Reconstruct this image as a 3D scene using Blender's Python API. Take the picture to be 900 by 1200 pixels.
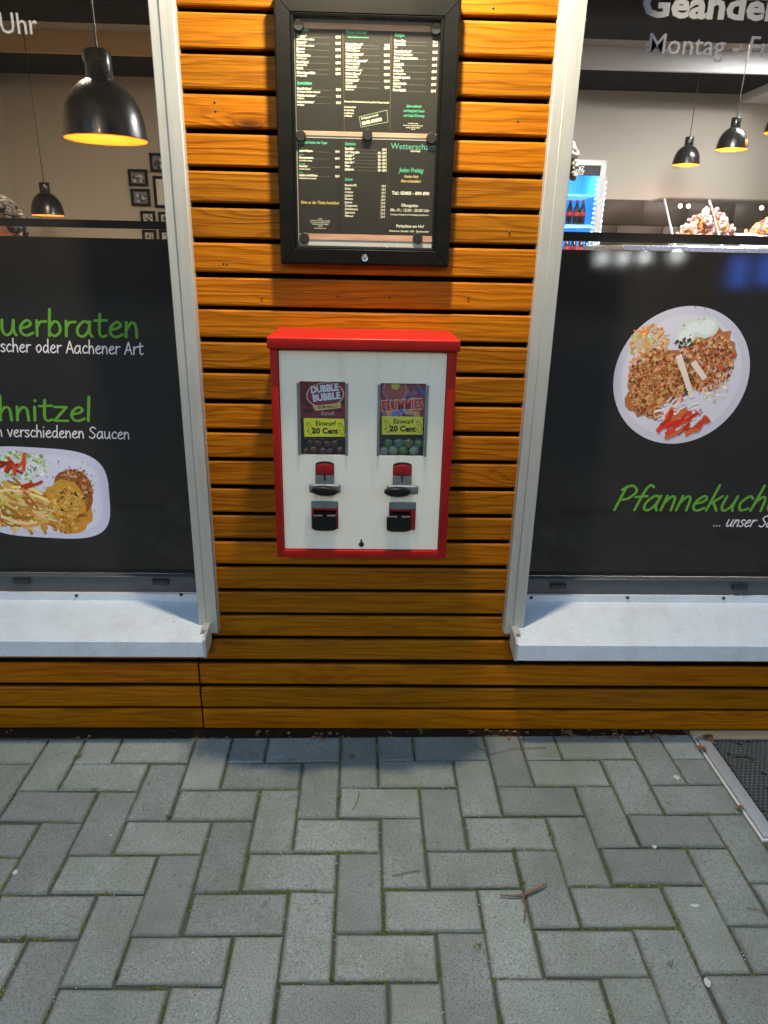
import bpy, bmesh, math, random
from mathutils import Vector, Matrix
R = math.radians
rnd = random.Random(7)
scene = bpy.context.scene
for o in list(bpy.data.objects):
    bpy.data.objects.remove(o)

# ------------------------------------------------------------------ camera
F, PIT, ROL, YAW = 815.253, 0.35632, 0.02135, 0.03329
CAM = Vector((-0.01371, -1.63853, 1.2692))
_f = Vector((math.sin(YAW)*math.cos(PIT), math.cos(YAW)*math.cos(PIT), -math.sin(PIT)))
_r0 = Vector((math.cos(YAW), -math.sin(YAW), 0)); _u0 = _r0.cross(_f)
_r = _r0*math.cos(ROL) + _u0*math.sin(ROL); _u = -_r0*math.sin(ROL) + _u0*math.cos(ROL)
cd = bpy.data.cameras.new('camera'); cam = bpy.data.objects.new('camera', cd)
scene.collection.objects.link(cam)
cam.matrix_world = Matrix(((_r.x, _u.x, -_f.x, CAM.x), (_r.y, _u.y, -_f.y, CAM.y), (_r.z, _u.z, -_f.z, CAM.z), (0, 0, 0, 1)))
cd.sensor_fit = 'VERTICAL'; cd.sensor_height = 24; cd.lens = F/1200*24
cd.clip_start = 0.02; cd.clip_end = 500
scene.camera = cam

# ------------------------------------------------------------------ world, sun, exposure
world = bpy.data.worlds.new('World'); scene.world = world; world.use_nodes = True
wn = world.node_tree; wn.nodes.clear()
sky = wn.nodes.new('ShaderNodeTexSky'); sky.sky_type = 'NISHITA'; sky.sun_disc = False
SUN_EL, SUN_ROT = R(6.0), R(20)
sky.sun_elevation = SUN_EL; sky.sun_rotation = SUN_ROT; sky.air_density = 1.2; sky.dust_density = 1.0; sky.ozone_density = 3.0
bg = wn.nodes.new('ShaderNodeBackground'); bg.inputs['Strength'].default_value = 0.14
wo = wn.nodes.new('ShaderNodeOutputWorld')
wn.links.new(sky.outputs[0], bg.inputs[0]); wn.links.new(bg.outputs[0], wo.inputs[0])
sl = bpy.data.lights.new('sun', 'SUN'); sl.energy = 0.05; sl.angle = R(25); sl.color = (1, 0.74, 0.45)
so = bpy.data.objects.new('sun', sl); scene.collection.objects.link(so)
# dusk: the low sun stands behind the building
_sd = Vector((math.sin(SUN_ROT)*math.cos(SUN_EL), math.cos(SUN_ROT)*math.cos(SUN_EL), math.sin(SUN_EL)))
so.rotation_euler = (-_sd).to_track_quat('-Z', 'Y').to_euler()
vs = scene.view_settings
vs.view_transform = 'Standard'; vs.look = 'None'; vs.gamma = 1; vs.use_curve_mapping = False; vs.exposure = 2.4
scene.render.engine = 'CYCLES'
cy = scene.cycles
cy.use_denoising = True
try: cy.denoiser = 'OPENIMAGEDENOISE'
except Exception: pass
cy.max_bounces = 10; cy.transparent_max_bounces = 16; cy.diffuse_bounces = 4; cy.glossy_bounces = 4
cy.sample_clamp_indirect = 6; cy.caustics_reflective = False; cy.caustics_refractive = False
cy.use_adaptive_sampling = True; cy.adaptive_threshold = 0.01

# ------------------------------------------------------------------ pixel -> place
def ray(x, y): return _f + _r*((x-450)/F) - _u*((y-600)/F)
def WP(x, y, Y=0.0):
    d = ray(x, y); return CAM + d*((Y-CAM.y)/d.y)
def GP(x, y, Z=0.0):
    d = ray(x, y); return CAM + d*((Z-CAM.z)/d.z)
def DP(x, y, depth): return CAM + ray(x, y)*depth
def RP(x, y, plane, Y):          # where a mirror at Y=plane sends the view
    p = WP(x, y, plane); d = ray(x, y); d = Vector((d.x, -d.y, d.z)); return p + d*((Y-plane)/d.y)

# ------------------------------------------------------------------ nodes / materials
class NT:
    def __init__(s, name):
        s.m = bpy.data.materials.new(name); s.m.use_nodes = True; s.t = s.m.node_tree; s.t.nodes.clear()
        s.out = s.t.nodes.new('ShaderNodeOutputMaterial')
    def n(s, typ, ins=None, **kw):
        nd = s.t.nodes.new('ShaderNode'+typ)
        for k, v in kw.items(): setattr(nd, k, v)
        for k, v in (ins or {}).items(): s.set(nd.inputs[k], v)
        return nd
    def set(s, sock, v):
        if hasattr(v, 'is_output'): s.t.links.new(v, sock)
        elif isinstance(v, bpy.types.Node): s.t.links.new(v.outputs[0], sock)
        else:
            if sock.type == 'RGBA' and len(v) == 3: v = (*v, 1)
            sock.default_value = v
    def math(s, op, a, b=0.5, c=None, clamp=False):
        nd = s.n('Math', operation=op, use_clamp=clamp); s.set(nd.inputs[0], a); s.set(nd.inputs[1], b)
        if c is not None: s.set(nd.inputs[2], c)
        return nd.outputs[0]
    def mix(s, fac, a, b, blend='MIX'):
        nd = s.n('Mix', data_type='RGBA', blend_type=blend)
        s.set(nd.inputs[0], fac); s.set(nd.inputs[6], a); s.set(nd.inputs[7], b); return nd.outputs[2]
    def ramp(s, fac, stops):
        nd = s.n('ValToRGB'); s.set(nd.inputs[0], fac); e = nd.color_ramp.elements
        while len(e) < len(stops): e.new(0.5)
        for i, (p, c) in enumerate(stops):
            e[i].position = p; e[i].color = (c, c, c, 1) if isinstance(c, (int, float)) else (*c, 1)
        return nd.outputs[0]
    def noise(s, vec, scale, detail=4, rough=0.5, out=0, dist=0):
        nd = s.n('TexNoise', {'Scale': scale, 'Detail': detail, 'Roughness': rough, 'Distortion': dist})
        if vec is not None: s.set(nd.inputs['Vector'], vec)
        return nd.outputs[out]
    def bump(s, h, strength=0.3, dist=0.002):
        return s.n('Bump', {'Height': h, 'Strength': strength, 'Distance': dist}).outputs[0]
    def bsdf(s, **kw):
        b = s.n('BsdfPrincipled')
        for k, v in kw.items(): s.set(b.inputs[k.replace('_', ' ')], v)
        s.t.links.new(b.outputs[0], s.out.inputs[0]); return s.m
def objcoord(t, rand=True):
    c = t.n('TexCoord').outputs['Object']
    if not rand: return c
    r = t.n('ObjectInfo').outputs['Random']
    off = t.n('CombineXYZ', {'X': t.math('MULTIPLY', r, 71.3), 'Y': t.math('MULTIPLY', r, 13.7), 'Z': t.math('MULTIPLY', r, 37.9)})
    return t.n('VectorMath', {0: c, 1: off}, operation='ADD').outputs[0]
def plain(name, col, rough=0.5, metal=0.0, var=0.06, scale=25, bump=0.0, bscale=200, coat=0.0, spec=0.5):
    t = NT(name); c = objcoord(t)
    n = t.noise(c, scale, 5, 0.6)
    lo = tuple(x*(1-var) for x in col); hi = tuple(min(1, x*(1+var)) for x in col)
    kw = dict(Base_Color=t.mix(n, lo, hi), Metallic=metal, Coat_Weight=coat, Coat_Roughness=0.1, Specular_IOR_Level=spec)
    kw['Roughness'] = t.math('MULTIPLY_ADD', t.noise(c, scale*2.3, 4), 0.16, rough-0.08)
    if bump: kw['Normal'] = t.bump(t.noise(c, bscale, 3), bump, 0.001)
    return t.bsdf(**kw)
def emis(name, col, s):
    t = NT(name); e = t.n('Emission', {'Color': col, 'Strength': s}); t.t.links.new(e.outputs[0], t.out.inputs[0]); return t.m
def glass_mat(name, tint=(0.97, 0.98, 0.97), rough=0.0, ior=1.5):
    t = NT(name)
    tr = t.n('BsdfTransparent', {'Color': tint}); g = t.n('BsdfGlossy', {'Color': (1, 1, 1), 'Roughness': rough})
    ge = t.n('NewGeometry'); dt = t.n('VectorMath', {0: ge.outputs['Incoming'], 1: ge.outputs['Normal']}, operation='DOT_PRODUCT').outputs['Value']
    f0 = ((ior-1)/(ior+1))**2
    fr = t.math('MULTIPLY_ADD', t.math('POWER', t.math('SUBTRACT', 1.0, t.math('ABSOLUTE', dt), clamp=True), 5.0), 1-f0, f0)   # Schlick, same from both sides
    mx = t.n('MixShader', {0: fr, 1: tr, 2: g})
    t.t.links.new(mx.outputs[0], t.out.inputs[0]); return t.m
def print_mat(name, rough=0.35, spec=0.5, coat=0.0):
    t = NT(name); a = t.n('Attribute', attribute_name='ink')
    return t.bsdf(Base_Color=a.outputs['Color'], Roughness=rough, Specular_IOR_Level=spec, Coat_Weight=coat)

def wood_mat():
    t = NT('stained_pine'); c = objcoord(t); sp = t.n('SeparateXYZ', {0: c})
    x, z = sp.outputs['X'], sp.outputs['Z']; y = sp.outputs['Y']
    # knots: one candidate per cell along the board
    kv = t.n('CombineXYZ', {'X': t.math('MULTIPLY', x, 3.0), 'Y': t.math('MULTIPLY', y, 0.01), 'Z': t.math('MULTIPLY', z, 9.0)})
    vo = t.n('TexVoronoi', {'Vector': kv, 'Scale': 1.0, 'Randomness': 0.9}, feature='F1')
    pick = t.math('GREATER_THAN', t.n('SeparateColor', {0: vo.outputs['Color']}).outputs[0], 0.48)
    d = vo.outputs['Distance']
    near = t.math('MULTIPLY', t.math('POWER', t.math('SUBTRACT', 1, t.math('MULTIPLY', d, 2.1), clamp=True), 2.0), pick)
    core = t.math('MULTIPLY', t.ramp(d, [(0.04, 0.85), (0.13, 0.0)]), pick)
    # growth rings along the board, pushed aside by the knots
    lv = t.n('CombineXYZ', {'X': t.math('MULTIPLY', x, 1.6), 'Y': y, 'Z': t.math('MULTIPLY', z, 16.0)})
    big = t.noise(lv, 1.0, 3, 0.55)
    ph = t.math('ADD', t.math('MULTIPLY', big, 16.0), t.math('ADD', t.math('MULTIPLY', near, 9.0), t.math('MULTIPLY', z, 120.0)))
    ring = t.math('MULTIPLY_ADD', t.math('SINE', t.math('MULTIPLY', ph, 2.4)), 0.5, 0.5)
    ring = t.math('POWER', ring, 2.2)
    fv = t.n('CombineXYZ', {'X': t.math('MULTIPLY', x, 9.0), 'Y': y, 'Z': t.math('MULTIPLY', z, 420.0)})
    fib = t.noise(fv, 1.0, 4, 0.65)
    tint = t.noise(t.n('CombineXYZ', {'X': t.math('MULTIPLY', x, 2.5), 'Y': y, 'Z': t.math('MULTIPLY', z, 8.0)}), 1.0, 4, 0.6)
    base = t.mix(tint, (0.285, 0.090, 0.004), (0.44, 0.160, 0.0075))
    base = t.mix(t.math('MULTIPLY', ring, 0.46), base, (0.125, 0.032, 0.002))
    base = t.mix(t.ramp(fib, [(0.42, 0.0), (0.75, 0.6)]), base, (0.52, 0.195, 0.012))
    base = t.mix(t.ramp(fib, [(0.28, 0.3), (0.45, 0.0)]), base, (0.10, 0.028, 0.002))
    base = t.mix(t.math('MULTIPLY', near, 0.55), base, (0.16, 0.042, 0.003))
    base = t.mix(core, base, (0.045, 0.014, 0.004))
    ln = t.ramp(t.noise(t.n('CombineXYZ', {'X': t.math('MULTIPLY', x, 3.5), 'Y': y, 'Z': t.math('MULTIPLY_ADD', z, 230.0, t.math('MULTIPLY', near, 3.0))}), 1.0, 3, 0.6), [(0.52, 0.0), (0.68, 1.0)])
    base = t.mix(t.math('MULTIPLY', ln, 0.42), base, (0.09, 0.025, 0.002))
    wet = t.ramp(t.noise(t.n('CombineXYZ', {'X': t.math('MULTIPLY', x, 5.0), 'Y': y, 'Z': t.math('MULTIPLY', z, 14.0)}), 1.0, 5, 0.65), [(0.50, 0.0), (0.72, 1.0)])
    base = t.mix(t.math('MULTIPLY', wet, 0.28), base, (0.13, 0.04, 0.004))
    # scuffs, grey wear and dirt specks
    sc = t.ramp(t.noise(t.n('CombineXYZ', {'X': t.math('MULTIPLY', x, 14.0), 'Y': y, 'Z': t.math('MULTIPLY', z, 60.0)}), 1.0, 5, 0.7), [(0.66, 0.0), (0.76, 1.0)])
    base = t.mix(t.math('MULTIPLY', sc, 0.5), base, (0.14, 0.05, 0.008))
    sp2 = t.ramp(t.noise(c, 90, 3, 0.7), [(0.71, 0.0), (0.78, 1.0)])
    base = t.mix(t.math('MULTIPLY', sp2, 0.5), base, (0.55, 0.3, 0.08))
    rr = t.n('ObjectInfo').outputs['Random']
    hs = t.n('HueSaturation', {'Value': t.math('MULTIPLY_ADD', rr, 0.34, 0.74), 'Hue': t.math('MULTIPLY_ADD', rr, -0.008, 0.500), 'Saturation': 1.04, 'Color': base})
    h = t.math('ADD', t.math('MULTIPLY', ring, 0.5), t.math('ADD', t.math('MULTIPLY', fib, 0.6), t.math('MULTIPLY', core, -0.6)))
    return t.bsdf(Base_Color=hs, Roughness=t.math('MULTIPLY_ADD', fib, 0.2, 0.36), Normal=t.bump(h, 0.6, 0.0015), Specular_IOR_Level=0.16)

def paver_mat():
    t = NT('concrete_paver'); c = objcoord(t)
    rr = t.n('ObjectInfo').outputs['Random']
    blot = t.noise(c, 14, 5, 0.6); grit = t.noise(c, 300, 4, 0.75); sp = t.noise(c, 230, 2, 0.5)
    base = t.mix(blot, (0.132, 0.146, 0.132), (0.262, 0.278, 0.255))
    base = t.mix(t.math('MULTIPLY', grit, 0.75), base, (0.36, 0.385, 0.355))
    base = t.mix(t.ramp(grit, [(0.34, 0.9), (0.50, 0.0)]), base, (0.05, 0.054, 0.047))
    base = t.mix(t.ramp(sp, [(0.66, 0.0), (0.72, 0.85)]), base, (0.5, 0.5, 0.47))
    alg = t.ramp(t.noise(c, 9, 6, 0.65), [(0.55, 0.0), (0.8, 0.3)])
    base = t.mix(alg, base, (0.14, 0.165, 0.10))
    wp = t.n('NewGeometry').outputs['Position']
    stn = t.ramp(t.noise(wp, 2.6, 6, 0.65), [(0.40, 0.0), (0.66, 0.65)])
    base = t.mix(stn, base, (0.12, 0.135, 0.10))
    drop = t.ramp(t.noise(wp, 26, 4, 0.6), [(0.66, 0.0), (0.70, 0.5)])
    base = t.mix(drop, base, (0.09, 0.09, 0.075))
    chip = t.ramp(t.noise(wp, 70, 4, 0.7), [(0.70, 0.0), (0.74, 0.7)])
    base = t.mix(chip, base, (0.42, 0.41, 0.36))
    # grime gathered along the arrises (object space: pavers are 0.2 x 0.1)
    oc = t.n('TexCoord').outputs['Object']; s3 = t.n('SeparateXYZ', {0: oc})
    ex = t.math('SUBTRACT', 0.098, t.math('ABSOLUTE', s3.outputs['X'])); ey = t.math('SUBTRACT', 0.048, t.math('ABSOLUTE', s3.outputs['Y']))
    ed = t.math('MINIMUM', ex, ey)
    ed = t.math('ADD', ed, t.math('MULTIPLY_ADD', t.noise(c, 55, 4, 0.7), 0.014, -0.007))
    dirt = t.ramp(t.math('MULTIPLY', ed, 60.0), [(0.0, 0.75), (0.45, 0.0)])
    base = t.mix(dirt, base, (0.095, 0.10, 0.075))
    hs = t.n('HueSaturation', {'Value': t.math('MULTIPLY_ADD', rr, 0.34, 0.82), 'Saturation': t.math('MULTIPLY_ADD', rr, 0.3, 0.78), 'Color': base})
    h = t.math('ADD', grit, t.math('MULTIPLY', blot, 0.8))
    return t.bsdf(Base_Color=hs, Roughness=t.math('MULTIPLY_ADD', grit, 0.25, 0.42), Normal=t.bump(h, 0.8, 0.002), Specular_IOR_Level=0.35)

def joint_mat():
    t = NT('joint_sand'); c = t.n('TexCoord').outputs['Object']
    n = t.noise(c, 160, 4, 0.7); m = t.ramp(t.noise(c, 6, 5, 0.6), [(0.5, 0.0), (0.62, 1.0)])
    b = t.mix(n, (0.022, 0.021, 0.016), (0.13, 0.12, 0.092))
    b = t.mix(t.math('MULTIPLY', m, 0.75), b, (0.075, 0.095, 0.03))
    return t.bsdf(Base_Color=b, Roughness=0.95, Normal=t.bump(n, 0.8, 0.004))
def ground_mat():
    t = NT('far_paving'); c = t.n('TexCoord').outputs['Object']
    br = t.n('TexBrick', {'Vector': c, 'Scale': 1.0, 'Brick Width': 0.2, 'Row Height': 0.1, 'Mortar Size': 0.004, 'Color1': (0.16, 0.165, 0.15, 1), 'Color2': (0.2, 0.2, 0.185, 1), 'Mortar': (0.05, 0.05, 0.035, 1)})
    b = t.mix(t.math('MULTIPLY', t.noise(c, 3, 6, 0.7), 0.5), br.outputs[0], (0.1, 0.105, 0.09))
    return t.bsdf(Base_Color=b, Roughness=0.85)
def film_mat():
    t = NT('black_window_film'); c = t.n('TexCoord').outputs['Object']
    n = t.noise(c, 260, 3, 0.6); d = t.noise(c, 7, 6, 0.7)
    return t.bsdf(Base_Color=t.mix(d, (0.019, 0.0165, 0.014), (0.026, 0.0225, 0.019)), Roughness=t.math('MULTIPLY_ADD', t.ramp(t.noise(t.n('Mapping', {'Vector': c, 'Scale': (9, 1, 2.5), 'Rotation': (0, .25, 0)}), 1, 6, 0.7), [(0.35, 0.0), (0.7, 1.0)]), 0.05, 0.025), Normal=t.bump(n, 0.04, 0.0006), Specular_IOR_Level=0.55)
def sill_mat():
    t = NT('sill_aluminium'); c = t.n('TexCoord').outputs['Object']
    g = t.noise(c, 330, 3, 0.7); d = t.noise(c, 12, 6, 0.7)
    b = t.mix(t.ramp(g, [(0.35, 0.0), (0.7, 1.0)]), (0.50, 0.53, 0.57), (0.66, 0.69, 0.73)); b = t.mix(t.ramp(d, [(0.45, 0), (0.8, 0.5)]), b, (0.36, 0.36, 0.35)); b = t.mix(t.ramp(t.noise(t.n('Mapping', {'Vector': c, 'Scale': (22, 2.5, 22)}), 1, 6, 0.7), [(0.55, 0.0), (0.8, 0.25)]), b, (0.36, 0.37, 0.36)); b = t.mix(t.ramp(t.noise(c, 60, 3, 0.6), [(0.71, 0.0), (0.75, 0.6)]), b, (0.2, 0.19, 0.16))
    return t.bsdf(Base_Color=b, Roughness=0.34, Specular_IOR_Level=0.7, Normal=t.bump(g, 0.35, 0.001))

M = dict(
    wood=wood_mat(), paver=paver_mat(), joint=joint_mat(), ground=ground_mat(), film=film_mat(), sill=sill_mat(),
    trim=plain('trim_aluminium', (0.45, 0.435, 0.395), 0.48, 0.62, var=0.09, scale=9, spec=0.5, bump=0.02),
    wframe=plain('grey_window_profile', (0.06, 0.065, 0.07), 0.4, var=0.08),
    cap=plain('black_plastic', (0.015, 0.015, 0.016), 0.4, var=0.1),
    dark=plain('dark_membrane', (0.004, 0.0035, 0.003), 0.9, spec=0.1),
    glass=glass_mat('window_glass'), glass2=glass_mat('case_glass', (0.985, 0.985, 0.97), 0.02),
    red=None,
    white=None,
    steel=plain('zinc_steel', (0.20, 0.215, 0.22), 0.5, 0.6, var=0.25, scale=60, bump=0.05),
    steel2=plain('bright_steel', (0.7, 0.7, 0.7), 0.25, 0.9, var=0.1, scale=40),
    blackp=plain('black_knob', (0.007, 0.007, 0.007), 0.25, var=0.2, spec=0.35),
    redp=plain('red_plastic', (0.30, 0.008, 0.012), 0.35, var=0.15),
    hole=plain('dark_hollow', (0.006, 0.005, 0.005), 0.8),
    case=plain('black_case_frame', (0.005, 0.005, 0.0045), 0.28, var=0.3, scale=12, bump=0.03, bscale=160, spec=0.22),
    board=plain('white_board', (0.62, 0.60, 0.54), 0.6, var=0.04),
    paper=print_mat('printed_sheet', 0.55, 0.3), ink=print_mat('printed_film', 0.22, 0.5),
    magnet=plain('dark_magnet', (0.02, 0.022, 0.02), 0.35, var=0.2),
    shade=plain('black_shade', (0.012, 0.012, 0.014), 0.3, var=0.2, coat=0.2),
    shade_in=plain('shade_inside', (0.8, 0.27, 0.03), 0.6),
    wallin=plain('interior_plaster', (0.50, 0.47, 0.42), 0.85, var=0.03, scale=3),
    wallwarm=plain('interior_plaster_warm', (0.46, 0.41, 0.33), 0.85, var=0.03, scale=3),
    ceil=plain('ceiling_board', (0.42, 0.39, 0.35), 0.9, var=0.03), ceil_dark=plain('ceiling_dark', (0.006, 0.006, 0.007), 0.9, spec=0.15),
    ceil_white=plain('bulkhead_white', (0.78, 0.8, 0.84), 0.8), ceil_tan=plain('bulkhead_tan', (0.62, 0.44, 0.24), 0.85),
    floor_in=plain('interior_floor', (0.13, 0.1, 0.08), 0.5), tile=plain('dark_tile', (0.05, 0.043, 0.035), 0.55, var=0.25, scale=6), grout=plain('grout', (0.035, 0.03, 0.026), 0.9),
    skin=plain('skin', (0.5, 0.27, 0.19), 0.5, var=0.06), hairg=plain('grey_hair', (0.22, 0.19, 0.155), 0.7, var=0.5, scale=160, bump=0.9, bscale=220),
    haird=plain('dark_hair', (0.045, 0.034, 0.03), 0.55, var=0.5, scale=120, bump=0.9, bscale=180),
    cloth=plain('dark_cloth', (0.03, 0.033, 0.045), 0.9, var=0.2), clothw=plain('light_cloth', (0.55, 0.55, 0.55), 0.9),
    cola=plain('cola_bottle', (0.016, 0.007, 0.006), 0.12, coat=0.4), lab=plain('bottle_label', (0.7, 0.04, 0.05), 0.4),
    alu=plain('rail_aluminium', (0.55, 0.56, 0.57), 0.38, 0.55, var=0.12, scale=30), rubber=plain('black_rubber', (0.085, 0.085, 0.082), 0.75, var=0.3),
    leaf=plain('dead_leaf', (0.17, 0.075, 0.03), 0.7, var=0.5, scale=40), twig=plain('twig_bark', (0.15, 0.088, 0.052), 0.8, var=0.4, scale=60, bump=0.5),
    moss=plain('moss_green', (0.15, 0.165, 0.035), 0.9, var=0.5, scale=60), grass=plain('grass_green', (0.08, 0.14, 0.03), 0.7, var=0.4, scale=50),
    spot=plain('dried_gum', (0.46, 0.46, 0.42), 0.9, var=0.25, scale=200), alu_orange_lit=plain('threshold_strip', (0.5, 0.36, 0.2), 0.45, var=0.15),  # threshold is aluminium; the orange light on it is put into the colour
)

def panel_mat():
    t = NT('white_lacquer'); c = t.n('TexCoord').outputs['Object']
    st = t.noise(t.n('Mapping', {'Vector': c, 'Scale': (30, 30, 3)}), 1, 5, 0.65); bl = t.noise(c, 7, 6, 0.7); scr = t.noise(t.n('Mapping', {'Vector': c, 'Rotation': (0, .7, 0), 'Scale': (4, 1, 260)}), 1, 2, 0.5)
    b = t.mix(bl, (0.76, 0.68, 0.54), (0.87, 0.80, 0.67))
    b = t.mix(t.ramp(st, [(0.52, 0.0), (0.8, 0.45)]), b, (0.45, 0.40, 0.31)); b = t.mix(t.ramp(scr, [(0.72, 0.0), (0.76, 0.3)]), b, (0.4, 0.37, 0.32))
    b = t.mix(t.ramp(t.noise(c, 120, 3, 0.7), [(0.70, 0.0), (0.76, 0.6)]), b, (0.3, 0.26, 0.2))
    return t.bsdf(Base_Color=b, Roughness=t.math('MULTIPLY_ADD', bl, 0.25, 0.32), Normal=t.bump(bl, 0.08, 0.004))
M['white'] = panel_mat()
def red_mat():
    t = NT('red_lacquer'); c = t.n('TexCoord').outputs['Object']
    bl = t.noise(c, 11, 6, 0.7); st = t.noise(t.n('Mapping', {'Vector': c, 'Scale': (26, 26, 3)}), 1, 5, 0.65)
    b = t.mix(bl, (0.27, 0.006, 0.004), (0.42, 0.012, 0.008)); b = t.mix(t.ramp(st, [(0.5, 0.0), (0.75, 0.5)]), b, (0.17, 0.008, 0.006))
    b = t.mix(t.ramp(t.noise(c, 150, 3, 0.7), [(0.69, 0.0), (0.73, 0.8)]), b, (0.5, 0.16, 0.12)); b = t.mix(t.ramp(t.noise(c, 60, 4, 0.7), [(0.70, 0.0), (0.75, 0.8)]), b, (0.08, 0.015, 0.01))
    return t.bsdf(Base_Color=b, Roughness=t.math('MULTIPLY_ADD', bl, 0.3, 0.28), Normal=t.bump(bl, 0.15, 0.003), Specular_IOR_Level=0.22)
M['red'] = red_mat()
def trim_mat():
    t = NT('trim_aluminium'); c = t.n('TexCoord').outputs['Object']
    st = t.noise(t.n('Mapping', {'Vector': c, 'Scale': (70, 70, 2.2)}), 1, 6, 0.7); bl = t.noise(c, 10, 6, 0.7)
    b = t.mix(bl, (0.40, 0.385, 0.35), (0.50, 0.485, 0.445)); b = t.mix(t.ramp(st, [(0.5, 0.0), (0.75, 0.45)]), b, (0.27, 0.25, 0.21))
    b = t.mix(t.ramp(t.noise(c, 110, 3, 0.7), [(0.70, 0.0), (0.75, 0.6)]), b, (0.16, 0.14, 0.11))
    return t.bsdf(Base_Color=b, Roughness=t.math('MULTIPLY_ADD', bl, 0.2, 0.38), Metallic=0.45, Normal=t.bump(bl, 0.1, 0.003))
M['trim'] = trim_mat()
# ------------------------------------------------------------------ mesh builder
COL = scene.collection
class MB:
    def __init__(s): s.v = []; s.f = []; s.mi = []; s.c = []; s.sm = []
    def add(s, vs, fs, mi=0, col=(1, 1, 1), smooth=False):
        b = len(s.v); s.v += [tuple(v) for v in vs]
        for f in fs:
            s.f.append(tuple(b+i for i in f)); s.mi.append(mi); s.c.append(col); s.sm.append(smooth)
        return s
    def box(s, x0, x1, y0, y1, z0, z1, mi=0, col=(1, 1, 1)):
        v = [(x, y, z) for x in (x0, x1) for y in (y0, y1) for z in (z0, z1)]
        return s.add(v, [(0, 1, 3, 2), (4, 6, 7, 5), (0, 4, 5, 1), (2, 3, 7, 6), (0, 2, 6, 4), (1, 5, 7, 3)], mi, col)
    def bbox(s, x0, x1, y0, y1, z0, z1, b=0.002, seg=2, mi=0):
        bm = bmesh.new(); m = Matrix.Translation(((x0+x1)/2, (y0+y1)/2, (z0+z1)/2)) @ Matrix.Diagonal((x1-x0, y1-y0, z1-z0, 1))
        bmesh.ops.create_cube(bm, size=1, matrix=m)
        bmesh.ops.bevel(bm, geom=bm.edges[:], offset=b, segments=seg, affect='EDGES', profile=0.6)
        return s.bm(bm, mi, True)
    def bm(s, bm, mi=0, smooth=False):
        bm.verts.index_update()
        s.add([v.co for v in bm.verts], [[v.index for v in f.verts] for f in bm.faces], mi, smooth=smooth); bm.free(); return s
    def prism(s, pts, axis, a, b, mi=0):
        n = len(pts)
        def P(p, t): return {'x': (t, p[0], p[1]), 'y': (p[0], t, p[1]), 'z': (p[0], p[1], t)}[axis]
        s.add([P(p, a) for p in pts]+[P(p, b) for p in pts], [tuple(range(n))[::-1], tuple(range(n, 2*n))]+[(i, (i+1) % n, n+(i+1) % n, n+i) for i in range(n)], mi); return s
    def lathe(s, prof, o=(0, 0, 0), seg=28, mi=0, axis='z'):
        n = len(prof); vs = []
        for k in range(seg):
            a = 2*math.pi*k/seg
            for r, h in prof:
                p = (r*math.cos(a), r*math.sin(a), h)
                if axis == 'y': p = (p[0], p[2], p[1])
                vs.append((o[0]+p[0], o[1]+p[1], o[2]+p[2]))
        fs = []
        for k in range(seg):
            k2 = (k+1) % seg
            for i in range(n-1): fs.append((k*n+i, k2*n+i, k2*n+i+1, k*n+i+1))
        return s.add(vs, fs, mi, smooth=True)
    def tube(s, pts, r, seg=8, mi=0):
        pts = [Vector(p) for p in pts]; rs = r if isinstance(r, (list, tuple)) else [r]*len(pts)
        vs = []; n = len(pts)
        for i, p in enumerate(pts):
            d = (pts[min(i+1, n-1)]-pts[max(i-1, 0)]).normalized(); a = d.orthogonal().normalized(); b = d.cross(a)
            vs += [p+(a*math.cos(t)+b*math.sin(t))*rs[i] for t in [2*math.pi*k/seg for k in range(seg)]]
        fs = [(i*seg+k, i*seg+(k+1) % seg, (i+1)*seg+(k+1) % seg, (i+1)*seg+k) for i in range(n-1) for k in range(seg)]
        fs += [tuple(range(seg))[::-1], tuple((n-1)*seg+k for k in range(seg))]
        return s.add(vs, fs, mi, smooth=True)
    def ball(s, c, r, mi=0, seg=12, sx=1, sy=1, sz=1, col=(1, 1, 1)):
        vs = []; fs = []; h = seg//2
        for i in range(h+1):
            t = math.pi*i/h
            for k in range(seg):
                p = 2*math.pi*k/seg; vs.append((c[0]+r*sx*math.sin(t)*math.cos(p), c[1]+r*sy*math.sin(t)*math.sin(p), c[2]+r*sz*math.cos(t)))
        for i in range(h):
            for k in range(seg): fs.append((i*seg+k, (i+1)*seg+k, (i+1)*seg+(k+1) % seg, i*seg+(k+1) % seg))
        return s.add(vs, fs, mi, col, True)
    def mesh(s, name):
        me = bpy.data.meshes.new(name); me.from_pydata(s.v, [], s.f)
        me.polygons.foreach_set('material_index', s.mi); me.polygons.foreach_set('use_smooth', s.sm)
        if any(c != (1, 1, 1) for c in s.c):
            at = me.attributes.new('ink', 'FLOAT_COLOR', 'FACE')
            at.data.foreach_set('color', [x for c in s.c for x in (*c, 1.0)])
        me.update(); return me
    def build(s, name, mats, parent=None, smooth_angle=None):
        me = s.mesh(name)
        for m in (mats if isinstance(mats, (list, tuple)) else [mats]): me.materials.append(M[m] if isinstance(m, str) else m)
        o = bpy.data.objects.new(name, me); COL.objects.link(o)
        if any(s.sm):
            bm = bmesh.new(); bm.from_mesh(me); bmesh.ops.remove_doubles(bm, verts=bm.verts, dist=1e-6)
            bmesh.ops.recalc_face_normals(bm, faces=bm.faces)
            for e in bm.edges:
                if len(e.link_faces) == 2 and e.calc_face_angle(0) > R(38): e.smooth = False
            bm.to_mesh(me); bm.free()
        if parent is not None: put(o, parent)
        return o
def put(o, parent):
    o.parent = parent; o.matrix_parent_inverse = Matrix.Translation(-Vector(parent.location))
def tag(o, label=None, cat=None, group=None, kind=None):
    if label: o['label'] = label
    if cat: o['category'] = cat
    if group: o['group'] = group
    if kind: o['kind'] = kind
    return o
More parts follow.
